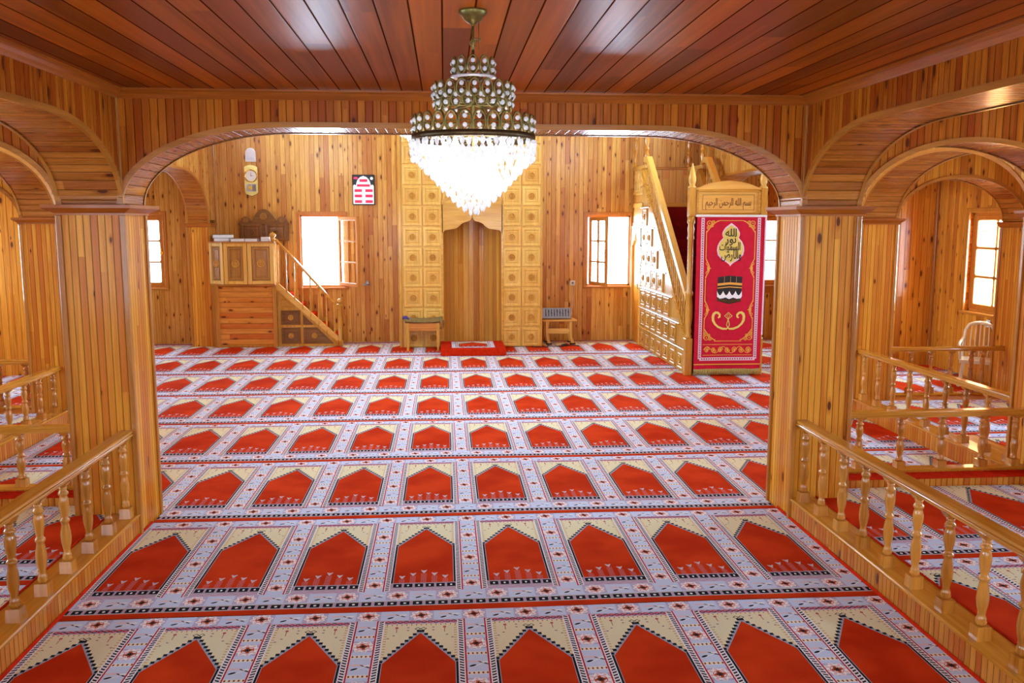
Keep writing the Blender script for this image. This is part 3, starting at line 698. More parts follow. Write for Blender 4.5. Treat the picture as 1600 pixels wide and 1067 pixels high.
railing('y', -3.815, 6.22, 8.90, .16, .60, [8.80 - .302 * i for i in range(9)], 'left gallery railing running back to the farther left pillar', (-3.90, -3.73, 0, .16, 6.22, 8.90))
railing('x', 9.1, HR1, 6.07, .165, .675, [4.80 + .228 * i for i in range(5)] + [5.84], 'farthest right railing, in front of the plastic chair', (9.06, 9.14, RZ, .165, HR1, 6.07), .07)
railing('x', 9.1, -5.5, HL0, .165, .64, [-4.2 - .26 * i for i in range(5)], 'farthest left railing, seen past the farther left pillar at the left edge', (9.06, 9.14, RZ, .165, -5.5, HL0), .07)
# ------------------------------------------------------------------ windows
def pane_grid(mb, gl, w, h, cols, rows, fr=.055, bar=.026, th=.035, arch=True):
    """sash frame in local x (0..w), z (0..h), y 0..th"""
    mb.box(0, fr, 0, th, 0, h, bev=.004); mb.box(w - fr, w, 0, th, 0, h, bev=.004)
    mb.box(fr, w - fr, 0, th, 0, fr * 1.1, bev=.004); mb.box(fr, w - fr, 0, th, h - fr * 1.1, h, bev=.004)
    pw = (w - 2 * fr - (cols - 1) * bar) / cols; ph = (h - 2.2 * fr - (rows - 1) * bar) / rows
    for c in range(1, cols): mb.box(fr + c * (pw + bar) - bar, fr + c * (pw + bar), .004, th - .004, fr, h - fr, bev=.003)
    for r in range(1, rows): mb.box(fr, w - fr, .004, th - .004, fr * 1.1 + r * (ph + bar) - bar, fr * 1.1 + r * (ph + bar), bev=.003)
    # rounded pane corners
    for c in range(cols):
        for r in range(rows):
            xa = fr + c * (pw + bar); za = fr * 1.1 + r * (ph + bar); k = .02
            for (px, pz, sx, sz) in ((xa, za, 1, 1), (xa + pw, za, -1, 1), (xa, za + ph, 1, -1), (xa + pw, za + ph, -1, -1)):
                mb.prism([(px, pz), (px + sx * k, pz), (px + sx * k * .3, pz + sz * k * .3), (px, pz + sz * k)], 'y', .006, th - .006)
    gl.box(fr * .8, w - fr * .8, th * .45, th * .55, fr * .8, h - fr * .8)
WN = [0]
def window(center, rz, w, z0, z1, sashes, detail=True):
    """window in a wall; local x along the wall, local -y into the room; sashes = list of (x0, width, cols, angle, hinge)"""
    WN[0] += 1
    t = tag(link('window_%d' % WN[0], None, None, center, (0, 0, rz)), kind='structure')
    h = z1 - z0; x0, x1 = -w / 2, w / 2
    mb = MB('z')
    for a, b in ((x0 - .045, x0 + .012), (x1 - .012, x1 + .045)): mb.box(a, b, -.018, .012, z0 - .04, z1 + .045, bev=.004)
    mb.box(x0 - .045, x1 + .045, -.02, .012, z1 - .004, z1 + .05, bev=.004)
    lpart('window_casing', mb, M_WIN, t)
    mb = MB('z')   # fixed frame set back in the reveal
    for a, b in ((x0, x0 + .035), (x1 - .035, x1)): mb.box(a, b, .05, .12, z0, z1, bev=.003)
    mb.box(x0, x1, .05, .12, z0, z0 + .035, bev=.003); mb.box(x0, x1, .05, .12, z1 - .035, z1, bev=.003)
    lpart('window_frame', mb, M_WIN, t)
    mb = MB('x'); mb.box(x0 - .05, x1 + .05, -.035, .05, z0 - .028, z0 + .004, bev=.006); lpart('window_sill', mb, M_WIN, t)
    for (sx, sw, cols, ang, hinge, handle) in sashes:
        hh = h - .07; s = link('sash', None, t, (x0 + sx, .055, z0 + .035), (0, 0, 0))
        mb = MB('z'); gl = MB('z'); pane_grid(mb, gl, sw, hh, cols, 3)
        if hinge == 'r':
            mb.v = [(x - sw, y, z) for x, y, z in mb.v]; gl.v = [(x - sw, y, z) for x, y, z in gl.v]
            s.location.x = x0 + sx + sw
        s.data and None
        me = mb.data('sash', [M_WIN]); bpy.data.objects.remove(s)
        s = link('sash', me, t, (x0 + sx + (sw if hinge == 'r' else 0), -.02 if ang else .055, z0 + .035), (0, 0, ang))
        link('glass', gl.data('glass', [M_GLASS]), s)
        if handle is not None:
            hb = MB('z'); hx = handle - (sw if hinge == 'r' else 0)
            hb.box(hx - .014, hx + .014, -.008, .0, hh * .5 - .05, hh * .5 + .05, bev=.003); hb.tube([(hx, -.006, hh * .5), (hx, -.035, hh * .5), (hx, -.04, hh * .5 - .01), (hx, -.04, hh * .5 - .075)], .007)
            link('handle', hb.data('handle', [M_BRASSB]), s)
    return t
def closed(w): return [(.035, (w - .07) / 2, 1, 0, 'l', (w - .07) / 2 - .028), (.035 + (w - .07) / 2, (w - .07) / 2, 1, 0, 'r', None)]
def closed2(w): return [(.035, w - .07, 2, 0, 'l', w - .07 - .028)]
window((-4.945, YF, 0), 0, .77, ZW0, ZW1, closed2(.77))
window((-2.01, YF, 0), 0, .74, ZW0, ZW1, [(.035, .62, 2, math.radians(126), 'r', None)])
window((2.78, YF, 0), 0, .76, ZW0, ZW1, [(.035, .62, 2, math.radians(-72), 'l', .6)])
window((5.74, YF, 0), 0, .76, ZW0, ZW1, closed2(.76))
for (a, b) in SIDE_R: window((XR, (a + b) / 2, 0), -PI / 2, b - a, ZW0, ZW1, closed2(b - a))
for (a, b) in SIDE_L: window((XL, (a + b) / 2, 0), PI / 2, b - a, ZW0, ZW1, closed2(b - a))
for (a, b) in NEAR_ADDED_W: window(((a + b) / 2, YN, 0), PI, b - a, .7, 2.4, closed(b - a))

# ------------------------------------------------------------------ carved tile (frame facing local -y, centred)
def tile_mesh(w, h, mat, depth=.022, name='carved_panel'):
    mb = MB('z')
    def R(e, y, hw=w / 2, hh=h / 2): return [(-hw + e, y, -hh + e), (hw - e, y, -hh + e), (hw - e, y, hh - e), (-hw + e, y, hh - e)]
    k = min(w, h)
    rs = [R(0, 0), R(.004, -depth * .75), R(.014, -depth), R(k * .12, -depth), R(k * .15, -depth * .45), R(k * .20, -depth * .40), R(k * .23, -depth * .85), R(k * .27, -depth * .9), R(k * .285, -depth * .6), R(k * .30, -depth * .62)]
    mb.rings(rs, sm=False)
    return mb.data(name, [mat])
def rosette_mesh(r, mat, y0, n=20):
    mb = MB('z')
    prof = [(r, 0), (r * 1.0, .010), (r * .88, .020), (r * .76, .014), (r * .66, .002), (r * .50, .002), (r * .46, .012), (r * .34, .020), (r * .24, .012), (r * .2, .003), (r * .12, .010), (r * .02, .014)]
    mb.rings([[(q * math.cos(2 * PI * j / n), y0 - z, q * math.sin(2 * PI * j / n)) for j in range(n)] for q, z in prof])
    return mb.data('rosette', [mat])
TILES = {}
def tile(root, loc, w, h, mat, ros=None, rz=0.0, rosmat=None):
    key = (round(w, 3), round(h, 3), mat.name)
    if key not in TILES: TILES[key] = tile_mesh(w, h, mat)
    o = link('carved_panel', TILES[key], root, loc, (0, 0, rz))
    if ros:
        rk = ('r', round(ros, 4), (rosmat or mat).name)
        if rk not in TILES: TILES[rk] = rosette_mesh(ros, rosmat or mat, -.013)
        link('rosette', TILES[rk], o)
    return o

# ------------------------------------------------------------------ mihrab
MX0, MX1, MY = -.72, 1.57, 14.15
NX0, NX1 = -.035, .925; NC = (NX0 + NX1) / 2
t = thing('mihrab', 'tall honey-coloured carved prayer niche panelled with square rosette tiles', 'prayer niche', (NC, MY, .0105))
mb = MB('z')
mb.box(MX0, NX0, MY, YF - .002, .012, 4.3); mb.box(NX1, MX1, MY, YF - .002, .012, 4.3); mb.box(NX0, NX1, MY, YF - .002, 2.27, 4.3)
part('body', mb, M_OAK, t)
mb = MB('z')       # edge stiles and rails between the tiles
for x in (MX0 + .022, MX1 - .022): mb.box(x - .022, x + .022, MY - .022, MY, .012, 4.3, bev=.006)
cols = (-.50, -.185, 1.075, 1.39)
part('edge_stile', mb, M_OAK2, t)
for cx in cols:
    for k in range(13): tile(t, (cx - NC, 0, .155 + .322 * k), .30, .30, M_OAK, .055, rosmat=M_OAK2)
for cx in (.13, .445, .76):
    for k in range(7, 13): tile(t, (cx - NC, 0, .165 + .322 * k + .02), .30, .30, M_OAK, .055, rosmat=M_OAK2)
mb = MB('z')       # curved back of the niche
n = 22; rings = []
s = 0
prev = None
for i in range(n + 1):
    th = PI * i / n; x = NC - (NX1 - NX0) / 2 * math.cos(th) * 1.0; y = MY + .12 + .48 * math.sin(th)
    if prev: s += math.hypot(x - prev[0], y - prev[1])
    if prev: mb.quad([(prev[0], prev[1], .008), (x, y, .008), (x, y, 2.45), (prev[0], prev[1], 2.45)], [(ps, 0), (s, 0), (s, 2.4), (ps, 2.4)], 0, True)
    prev = (x, y); ps = s
mb.quad([(NX0 - .0, MY, .01), (NX0, MY + .12, .01), (NX0, MY + .12, 2.45), (NX0, MY, 2.45)]); mb.quad([(NX1, MY, .01), (NX1, MY + .12, .01), (NX1, MY + .12, 2.45), (NX1, MY, 2.45)])
part('niche', mb, M_NICHE, t)
def ogee(half, zc, zs):
    """bracket arch outline from the left springing to the right, centred on 0"""
    L = [(-half, zs), (-half * .98, zs + .05), (-half * .90, zs + .09), (-half * .72, zs + .105), (-half * .55, zs + .115), (-half * .44, zs + .15), (-half * .34, zs + .20), (-half * .20, zs + .225), (-half * .10, zs + .235), (-half * .03, zs + .265), (0, zc)]
    return L + [(-x, z) for x, z in L[:-1][::-1]]
hf = (NX1 - NX0) / 2
poly = [(NC + x, z) for x, z in ogee(hf, 2.13, 1.79)]
mb = MB('x'); top = 2.30
outer = poly
for i in range(len(outer) - 1):
    a, b = outer[i], outer[i + 1]
    for y in (MY - .03, MY + .03): mb.quad([(a[0], y, a[1]), (b[0], y, b[1]), (b[0], y, top), (a[0], y, top)])
    mb.quad([(a[0], MY - .03, a[1]), (b[0], MY - .03, b[1]), (b[0], MY + .03, b[1]), (a[0], MY + .03, a[1])])
part('niche_arch', mb, M_OAK2, t, 'smooth board with a bracket-shaped lower edge')
mb = MB('x')
for sg in (-1, 1):
    mb.prism([(NC + sg * hf, 2.30), (NC + sg * hf, 2.345), (NC + sg * .12, 2.62), (NC + sg * .09, 2.60)], 'y', MY - .04, MY)
mb.box(NX0, NX1, MY - .036, MY, 2.285, 2.315, bev=.006)
for x in (NX0, NX1): mb.box(x - .02, x + .02, MY - .03, MY, .012, 2.30, bev=.006)
part('molding', mb, M_OAK2, t)

# red cushioned step in front of the niche with its own small prayer mat
t = thing('cushion_step', 'thick red carpeted step with a small prayer mat, before the niche', 'step', (.42, 13.6, .01))
mb = MB('y'); mb.box(-.07, .92, 13.17, 14.10, .01, .115, bev=.012); part('carpeted_block', mb, M_RED, t)
mb = MB('y'); xa, xb, ya, yb = .10, .76, 13.33, 14.02
mb.quad([(xa, ya, .1165), (xb, ya, .1165), (xb, yb, .1165), (xa, yb, .1165)], [(-.5, .10), (.5, .10), (.5, .96), (-.5, .96)])
for (pa, pb) in (((xa, ya), (xb, ya)), ((xb, ya), (xb, yb)), ((xb, yb), (xa, yb)), ((xa, yb), (xa, ya))): mb.quad([(*pa, .1148), (*pb, .1148), (*pb, .1165), (*pa, .1165)])
part('prayer_mat', mb, M_CARPET, t, 'small patterned mat with one red niche')

# ------------------------------------------------------------------ small table with cloth left of the niche
t = thing('small_table', 'small brown wooden table with a patterned runner, left of the niche', 'table', (-.345, 13.88, .0105))
tx0, tx1, ty0, ty1 = -.60, -.09, 13.72, 14.08
mb = MB('x'); mb.box(tx0 - .02, tx1 + .02, ty0 - .02, ty1 + .02, .455, .478, bev=.005); part('table_top', mb, M_DARK, t)
mb = MB('x'); mb.box(tx0 + .02, tx1 - .02, ty0 + .01, ty0 + .03, .33, .455); mb.box(tx0 + .02, tx1 - .02, ty1 - .03, ty1 - .01, .33, .455)
mb.box(tx0 + .01, tx0 + .03, ty0, ty1, .33, .455); mb.box(tx1 - .03, tx1 - .01, ty0, ty1, .33, .455); part('apron', mb, M_KURSU, t)
lm = MB('z'); lm.rings([[(-a, -a, z), (a, -a, z), (a, a, z), (-a, a, z)] for a, z in ((.016, 0), (.02, .1), (.024, .447))], sm=False); lm = lm.data('leg', [M_OAK2])
for x in (tx0 + .02, tx1 - .02):
    for y in (ty0 + .02, ty1 - .02): link('leg', lm, t, (x + .345, y - 13.88, 0))
t = thing('table_runner', 'braided olive patterned cloth draped over the small table left of the niche', 'cloth', (-.30, 13.8, .48))
mb = MB('x'); N = 20
for i in range(N):
    def zz(k): a = k / N; return .486 + .028 * abs(2 * a - 1) ** 2 + .004 * math.sin(k * 2.1)
    xa, xb = tx0 - .04 + (tx1 - tx0 + .1) * i / N, tx0 - .04 + (tx1 - tx0 + .1) * (i + 1) / N; za, zb = zz(i), zz(i + 1)
    for dz in (0, .008): mb.quad([(xa, ty0 - .04, za + dz), (xb, ty0 - .04, zb + dz), (xb, ty1, zb + dz), (xa, ty1, za + dz)], None, 0, True)
    mb.quad([(xa, ty0 - .042, za - .02), (xb, ty0 - .042, zb - .02), (xb, ty0 - .042, zb + .008), (xa, ty0 - .042, za + .008)])
part('cloth', mb, M_CLOTHG, t)
mb = MB('z')
for k in range(7): mb.tube([(tx1 + .055 + .003 * k, ty0 - .04 + .01 * k, .50), (tx1 + .06 + .002 * k, ty0 - .045 + .01 * k, .42), (tx1 + .055, ty0 - .045 + .01 * k, .36)], .004, 6)
part('tassel', mb, M_BROWNP, t)
t = thing('ribbon_bundle', 'crumpled violet ribbon on the left end of the small table', 'ribbon', (tx0, ty0, .53))
mb = MB('z'); pts = []
for k in range(40):
    a = k * .9; pts.append((tx0 - .01 + .045 * math.cos(a) * (.5 + .5 * math.sin(k * .37)), ty0 + .02 + .03 * math.sin(a * 1.3), .536 + .018 * math.sin(k * 1.7)))
mb.tube(pts, .011, 6); part('ribbon', mb, M_BLUEB, t)

# ------------------------------------------------------------------ amplifier and its table right of the niche
t = thing('equipment_table', 'small pale wooden trestle table under the grey mixer, right of the niche', 'table', (1.88, 14.5, .012))
mb = MB('x'); mb.box(1.60, 2.17, 14.30, 14.68, .395, .418, bev=.005); part('table_top', mb, M_OAK, t)
mb = MB('x'); mb.box(1.64, 2.08, 14.34, 14.37, .19, .275, bev=.004); part('stretcher', mb, M_OAK, t)
for y in (14.34, 14.62):
    for x in (1.68, 2.07):
        mb = MB('z'); mb.rings([[(x + dx - a, y - .018, z), (x + dx + a, y - .018, z), (x + dx + a, y + .018, z), (x + dx - a, y + .018, z)] for dx, a, z in ((.03, .026, .03), (-.005, .02, .16), (-.01, .018, .26), (0, .026, .395))], sm=False)
        l = part('leg', mb, M_OAK, t); mb = MB('x'); mb.box(x + .03 - .05, x + .03 + .045, y - .022, y + .022, .012, .036, bev=.006); part('foot', mb, M_BLACK, l, 'black foot')
t = thing('audio_mixer', 'grey audio mixer with vertical sliders, leaning on the small table right of the niche', 'audio mixer', (1.85, 14.4, .42))
mb = MB('x'); tf = Matrix.Translation((0, 14.40, .436)) @ Matrix.Rotation(-.3, 4, 'X') @ Matrix.Translation((0, -14.40, -.42))
mb.box(1.60, 2.08, 14.40, 14.45, .42, .60, bev=.006, tf=tf); part('housing', mb, M_STEEL, t)
for k in range(9):
    mb = MB('z'); mb.box(1.655 + k * .047, 1.667 + k * .047, 14.394, 14.402, .455, .575, tf=tf); sl = part('slider_slot', mb, M_BLACK, t)
    mb = MB('z'); zz = .47 + .08 * ((k * 37) % 10) / 10; mb.box(1.65 + k * .047, 1.672 + k * .047, 14.385, 14.396, zz, zz + .018, bev=.003, tf=tf); part('slider_knob', mb, M_BLACK if k % 3 else M_BLUEB, sl)
t = thing('floor_cable', 'tangle of black cables on the carpet below the mixer', 'cable', (1.7, 14.0, .01))
mb = MB('x'); pts = []
for k in range(60): a = k * .35; pts.append((1.35 + k * .014 + .05 * math.cos(a), 14.02 + .07 * math.sin(a * .9) + .003 * k, .017 + .004 * math.sin(k)))
mb.tube(pts, .006, 6); mb.tube([(1.95 + .06 * math.cos(k * .5), 14.14 + .05 * math.sin(k * .5), .018 + k * .0008) for k in range(26)], .006, 6); part('cable', mb, M_BLACK, t)
def socket(x, y, z, rz, label):
    t = thing('wall_socket', label, 'socket', (x, y, z), rz)
    mb = MB(); mb.box(-.042, .042, -.014, 0, -.042, .042, bev=.005); f = lpart('plate', mb, M_WHITE, t)
    mb = MB(); mb.rings([[(r * math.cos(2 * PI * j / 16), yy, r * math.sin(2 * PI * j / 16)) for j in range(16)] for r, yy in ((.030, -.014), (.030, -.020), (.022, -.020), (.018, -.012))]); link('socket_ring', mb.data('socket_ring', [M_PAPER]), f)
    mb = MB()
    for dx in (-.009, .009): mb.lathe([(.003, 0), (.003, .004)], n=8, tf=Matrix.Translation((dx, -.012, 0)) @ Matrix.Rotation(PI / 2, 4, 'X'))
    link('contact_hole', mb.data('contact_hole', [M_BLACK]), f)
    return t
socket(2.17, YF - .001, .985, 0, 'white wall socket between the niche and the right open window')
socket(XR - .001, 9.87, .83, -PI / 2, 'white wall socket on the right wall above the plastic chair')
t = thing('power_cord', 'white power cord hanging from the socket down to the grey mixer', 'cable', (2.16, 14.87, .95))
mb = MB(); mb.tube([(2.17, 14.875, .95), (2.17, 14.87, .86), (2.175, 14.87, .74), (2.17, 14.86, .6), (2.15, 14.80, .50), (2.1, 14.6, .45)], .005, 6); part('cord', mb, M_WHITE, t)

# ------------------------------------------------------------------ preacher's desk (left) with books and stairs
t = thing('preaching_desk', 'panelled wooden preaching desk with carpeted side stairs, left on the far wall', 'pulpit', (-3.2, 14.5, .0105))
bx0, bx1, by0 = -3.62, -2.72, 14.36
mb = MB('x'); mb.box(bx0, bx1, by0, YF - .002, .0105, 1.04); part('base', mb, M_KURSU, t, 'base clad in flat reddish pine boards')
mb = MB('z')
for x in (bx0, bx1): mb.box(x - .03, x + .03, by0 - .018, by0 + .03, .01, 1.04, bev=.004)
mb.box(-3.71, bx0 - .03, 14.44, 14.47, .01, 1.04); mb.box(bx0, bx1, by0 - .012, by0 + .02, .012, .05, bev=.004)
part('stile', mb, M_TRIM, t)
z0, z1 = 1.035, 1.68
plan = [(-3.715, 14.86), (-3.715, 14.42), (-3.46, 14.26), (-3.09, 14.22), (-2.69, 14.27), (-2.69, 14.86)]
mb = MB('z'); mb.prism(plan, 'z', z0, z1); part('gallery_box', mb, M_OAK2, t)
def grow(pl, e):
    c = (-3.2, 14.6); return [(x + (e if x > c[0] else -e), y - (e if y < 14.5 else 0)) for x, y in pl]
for i in (1, 2, 3):
    a, b = Vector((*plan[i], 0)), Vector((*plan[i + 1], 0)); mid = (a + b) / 2; L = (b - a).length; ang = math.atan2((b - a).y, (b - a).x)
    zc = (z0 + z1) / 2; base = Vector((-3.2, 14.5, .0105))
    nrm = Vector((math.sin(ang), -math.cos(ang), 0))
    o = tile(t, mid + Vector((0, 0, zc)) + nrm * .004 - base, L - .13, z1 - z0 - .12, M_MID, .062, ang, M_OAK2)
    o.name = 'front_panel'
    mb = MB('z'); tf = Matrix.Translation(mid) @ Matrix.Rotation(ang, 4, 'Z'); h_ = L / 2
    for xa, xb in ((-h_ + .004, -h_ + .062), (h_ - .062, h_ - .004)): mb.box(xa, xb, -.030, .0, z0, z1, bev=.006, tf=tf)
    mb.box(-h_ + .062, h_ - .062, -.026, .0, z0, z0 + .055, bev=.006, tf=tf); mb.box(-h_ + .062, h_ - .062, -.026, .0, z1 - .055, z1, bev=.006, tf=tf)
    part('panel_frame', mb, M_OAK, t, 'pale frame around a front panel')
mb = MB('x')
g2 = [(-3.735, 14.86), (-3.735, 14.39), (-3.475, 14.215), (-3.09, 14.175), (-2.67, 14.225), (-2.67, 14.86)]
mb.prism(g2, 'z', z1, z1 + .022); g3 = grow(plan, .004); mb.prism(g3, 'z', z0 - .02, z0)
part('shelf', mb, M_TRIM, t, 'flat shelf holding books')
# back board with scalloped crown
cx0, cx1 = -3.33, -2.55; yb = 14.86
pts = [(cx0, 1.68)]
def hump(a, b, z, h, n=10): return [(a + (b - a) * i / n, z + h * math.sin(PI * i / n) ** .8) for i in range(n + 1)]
pts += hump(cx0, cx0 + .20, 2.00, .10) + hump(cx0 + .20, cx1 - .20, 2.02, .20) + hump(cx1 - .20, cx1, 2.00, .10) + [(cx1, 1.68)]
mb = MB('x')
for i in range(1, len(pts) - 2):
    a, b = pts[i], pts[i + 1]
    if b[0] - a[0] < 1e-6: continue
    for y in (yb - .03, yb + .03): mb.quad([(a[0], y, 1.70), (b[0], y, 1.70), (b[0], y, b[1]), (a[0], y, a[1])])
    mb.quad([(a[0], yb - .03, a[1]), (b[0], yb - .03, b[1]), (b[0], yb + .03, b[1]), (a[0], yb + .03, a[1])])
cr = part('crown', mb, M_DARK, t, 'dark scalloped backboard')
for x, z, r in ((cx0 + .10, 2.035, .04), (-2.94, 2.10, .055), (cx1 - .10, 2.035, .04)):
    o = link('rosette', rosette_mesh(r, M_MID, -.0), cr, Vector((x, yb - .03, z)) - Vector((-3.2, 14.5, .0105)))
base = Vector((-3.2, 14.5, .0105))
for x in (cx0 + .19, cx1 - .19): tile(t, Vector((x, yb - .03, 1.84)) - base, .34, .27, M_DARK, .05)
mb = MB('x'); mb.box(cx0 - .02, cx1 + .02, yb - .045, yb, 1.965, 1.99, bev=.006); part('molding', mb, M_DARK, t)
# stairs
sx0, sx1, sy0, sy1 = -2.69, -1.68, 14.42, 14.86
slope = (1.04 - .03) / (sx1 - .06 - sx0)
def sz(x): return max(.03, 1.05 - (x - sx0) * slope)
mb = MB('z'); mb.prism([(sx0, .01), (sx1, .01), (sx1, sz(sx1) - .0), (sx0, sz(sx0) - .07)], 'y', sy0 + .01, sy0 + .04); part('stair_side', mb, M_OAK2, t)
nst = 5
for k in range(nst):
    a = sx0 + (sx1 - .08 - sx0) * k / nst; b = sx0 + (sx1 - .08 - sx0) * (k + 1) / nst; zt = 1.02 - (k + 1) * (1.0 / (nst + 1))
    mb = MB('y'); mb.box(a, b, sy0 + .04, sy1, .01, zt); st = part('stair_tread', mb, M_OAK2, t)
    mb = MB('y'); mb.box(a - .0, b + .02, sy0 + .05, sy1 - .01, zt, zt + .018, bev=.005); mb.box(b, b + .016, sy0 + .05, sy1 - .01, zt - .13, zt, bev=.004); part('tread_carpet', mb, M_RED, st, 'red carpet')
# recessed panels of the stair side
def flat_panel(poly, y, name='stair_panel', mat=M_DARK, ros=None, root=None):
    c = (sum(p[0] for p in poly) / len(poly), sum(p[1] for p in poly) / len(poly)); mb = MB('x')
    def inset(k): return [(c[0] + (p[0] - c[0]) * k, c[1] + (p[1] - c[1]) * k) for p in poly]
    rr = [[(p[0], yy, p[1]) for p in inset(k)] for k, yy in ((1, y), (.97, y - .012), (.86, y - .012), (.80, y - .004), (.74, y - .004), (.68, y - .010))]
    mb.rings(rr, sm=False); o = part(name, mb, mat, root)
    if ros: link('rosette', rosette_mesh(ros, M_OAK2, -.0), o, Vector((c[0], y - .010, c[1])) - org(root))
    return o
flat_panel([(-2.64, .05), (-2.33, .05), (-2.33, .32), (-2.64, .32)], sy0 + .01, ros=.045, root=t)
flat_panel([(-2.64, .36), (-2.33, .36), (-2.33, .60), (-2.64, .60)], sy0 + .01, ros=.045, root=t)
flat_panel([(-2.29, .05), (-1.80, .05), (-2.07, .32), (-2.29, .32)], sy0 + .01, ros=.045, root=t)
flat_panel([(-2.29, .36), (-2.12, .36), (-2.29, .53)], sy0 + .01, root=t)
flat_panel([(-2.64, .64), (-2.42, .64), (-2.64, .87)], sy0 + .01, ros=.02, root=t, mat=M_OAK2)
mb = MB('x'); mb.prism([(sx0, .93), (sx0, 1.06), (sx1 + .02, .04 + .06), (sx1 + .02, .01)], 'y', sy0 - .012, sy0 + .04); part('stringer', mb, M_OAK, t)
def newel(x, y, za, zb, root, r=.028, ball=.045, name='newel_post', mat=M_OAK2):
    mb = MB('z'); mb.lathe([(r, za), (r, za + .08), (r * 1.25, za + .09), (r * .8, za + .11), (r * 1.1, (za + zb) / 2), (r * .8, zb - .08), (r * 1.3, zb - .07), (r * 1.3, zb - .05), (r * .6, zb - .04)], x, y, 14)
    mb.lathe([(.01, zb - .045), (ball * .7, zb - .03), (ball, zb), (ball * .75, zb + .03), (.004, zb + ball)], x, y, 14); return part(name, mb, mat, root)
newel(sx1 - .02, sy0, .01, .74, t, .038); newel(sx0 - .02, sy0 - .08, 1.68, 1.80, t, .03, .055)
mb = MB('x'); ra, rb = (sx0 - .02, 1.72), (sx1 - .03, .62)
mb.rings([[(a[0], sy0 + dy, a[1] + dz) for dy, dz in ((-.035, -.02), (.035, -.02), (.035, .02), (.02, .035), (-.02, .035), (-.035, .02))] for a in ((sx0 - .05, 1.73), (sx0 + .03, 1.71), rb)], sm=False); part('handrail', mb, M_RAIL, t)
def thin_bal(x, y, za, zb, root, r=.014, name='baluster', mat=M_OAK2, n=10):
    h = zb - za; mb = MB('z'); mb.lathe([(r, za), (r * 1.1, za + h * .08), (r * .6, za + h * .12), (r * 1.15, za + h * .3), (r * .6, za + h * .47), (r * 1.2, za + h * .5), (r * .6, za + h * .53), (r * 1.15, za + h * .72), (r * .6, za + h * .9), (r, za + h * .94), (r, zb)], x, y, n); return part(name, mb, mat, root)
for k in range(8):
    x = sx0 + .03 + k * .125; zt = 1.71 + (.62 - 1.71) * (x - sx0 - .03) / (sx1 - .06 - sx0); thin_bal(x, sy0, sz(x) - .0, zt - .018, t)

def book(x0, x1, y, z, h, cover, label, dy=.15):
    t = thing('book', label, 'book', ((x0 + x1) / 2, y, z), group=None)
    mb = MB('x'); mb.box(x0, x1, y - dy / 2, y + dy / 2, z, z + .004); mb.box(x0, x1, y - dy / 2, y + dy / 2, z + h - .004, z + h); mb.box(x0, x0 + .005, y - dy / 2, y + dy / 2, z, z + h); part('cover', mb, cover, t)
    mb = MB('x'); mb.box(x0 + .005, x1 - .005, y - dy / 2 + .004, y + dy / 2 - .004, z + .004, z + h - .004); part('pages', mb, M_PAPER, t)
zt = 1.704
book(-3.66, -3.37, 14.50, zt + .052, .055, M_GREEN, 'large book with a green cover, on top at the left end of the preaching desk', .2)
book(-3.64, -3.40, 14.50, zt, .05, M_GREYB, 'grey-covered book lying under the green one on the preaching desk', .2)
book(-3.36, -3.15, 14.42, zt, .042, M_PAPER, 'cream book lying flat in the middle of the preaching desk, left one', .18)
book(-3.14, -2.95, 14.42, zt, .042, M_WHITE, 'white book lying flat in the middle of the preaching desk, right one', .18)
book(-2.90, -2.77, 14.42, zt, .035, M_GREYB, 'pale book at the bottom of the stack beside the stair ball', .16)
book(-2.895, -2.775, 14.42, zt + .0355, .035, M_WHITE, 'white book on top of the stack beside the stair ball', .16)

# ------------------------------------------------------------------ wall clock, plaque, prayer-time board
t = thing('wall_clock', 'gilded pendulum wall clock above the preaching desk', 'clock', (-3.115, YF - .001, 2.43))
mb = MB('x'); tp = [(-.105, 0.05), (-.06, .02), (0, 0), (.06, .02), (.105, .05), (.105, .46), (.06, .485), (0, .495), (-.06, .485), (-.105, .46)]
base = Vector((-3.115, YF - .001, 2.43)); mb.prism([(-3.115 + x, 2.43 + z) for x, z in tp], 'y', YF - .07, YF - .001); part('case', mb, M_GOLDC, t)
def disc(mb, cx, cz, r, y, n=28, m=0): mb.rings([[(cx + q * math.cos(2 * PI * j / n), yy, cz + q * math.sin(2 * PI * j / n)) for j in range(n)] for q, yy in ((r, y + .01), (r, y))], m, False)
mb = MB('x'); disc(mb, -3.115, 2.43 + .32, .088, YF - .078); part('dial', mb, M_WHITE, t)
mb = MB('x'); mb.rings([[(-3.115 + q * math.cos(2 * PI * j / 28), YF - yy, 2.75 + q * math.sin(2 * PI * j / 28)) for j in range(28)] for q, yy in ((.104, .07), (.104, .088), (.09, .092), (.086, .078))], cap=False); part('bezel', mb, M_BRASSB, t)
for nm, an, L in (('hour_hand', 2, .045), ('minute_hand', 88, .07)):
    a = math.radians(an); mb = MB('x'); mb.prism([(-3.115 - .004 * math.sin(a), 2.75 + .004 * math.cos(a)), (-3.115 + .004 * math.sin(a), 2.75 - .004 * math.cos(a)), (-3.115 + L * math.cos(a), 2.75 + L * math.sin(a))], 'y', YF - .084, YF - .081); part(nm, mb, M_BLACK, t)
mb = MB('x'); mb.box(-3.19, -3.04, YF - .0725, YF - .07, 2.50, 2.62); wdw = part('pendulum_window', mb, M_GREYB, t)
mb = MB('x'); disc(mb, -3.13, 2.56, .03, YF - .078); mb.box(-3.134, -3.126, YF - .077, YF - .073, 2.56, 2.62); part('pendulum', mb, M_BRASSB, wdw)
mb = MB('z')
for x in (-3.085, -3.065, -3.045): mb.box(x - .004, x + .004, YF - .078, YF - .073, 2.51, 2.61)
part('chime_rod', mb, M_BRZ, wdw)
t = thing('arched_plaque', 'small lilac-grey arch-topped plaque above the gilded clock', 'plaque', (-3.12, YF - .001, 2.98))
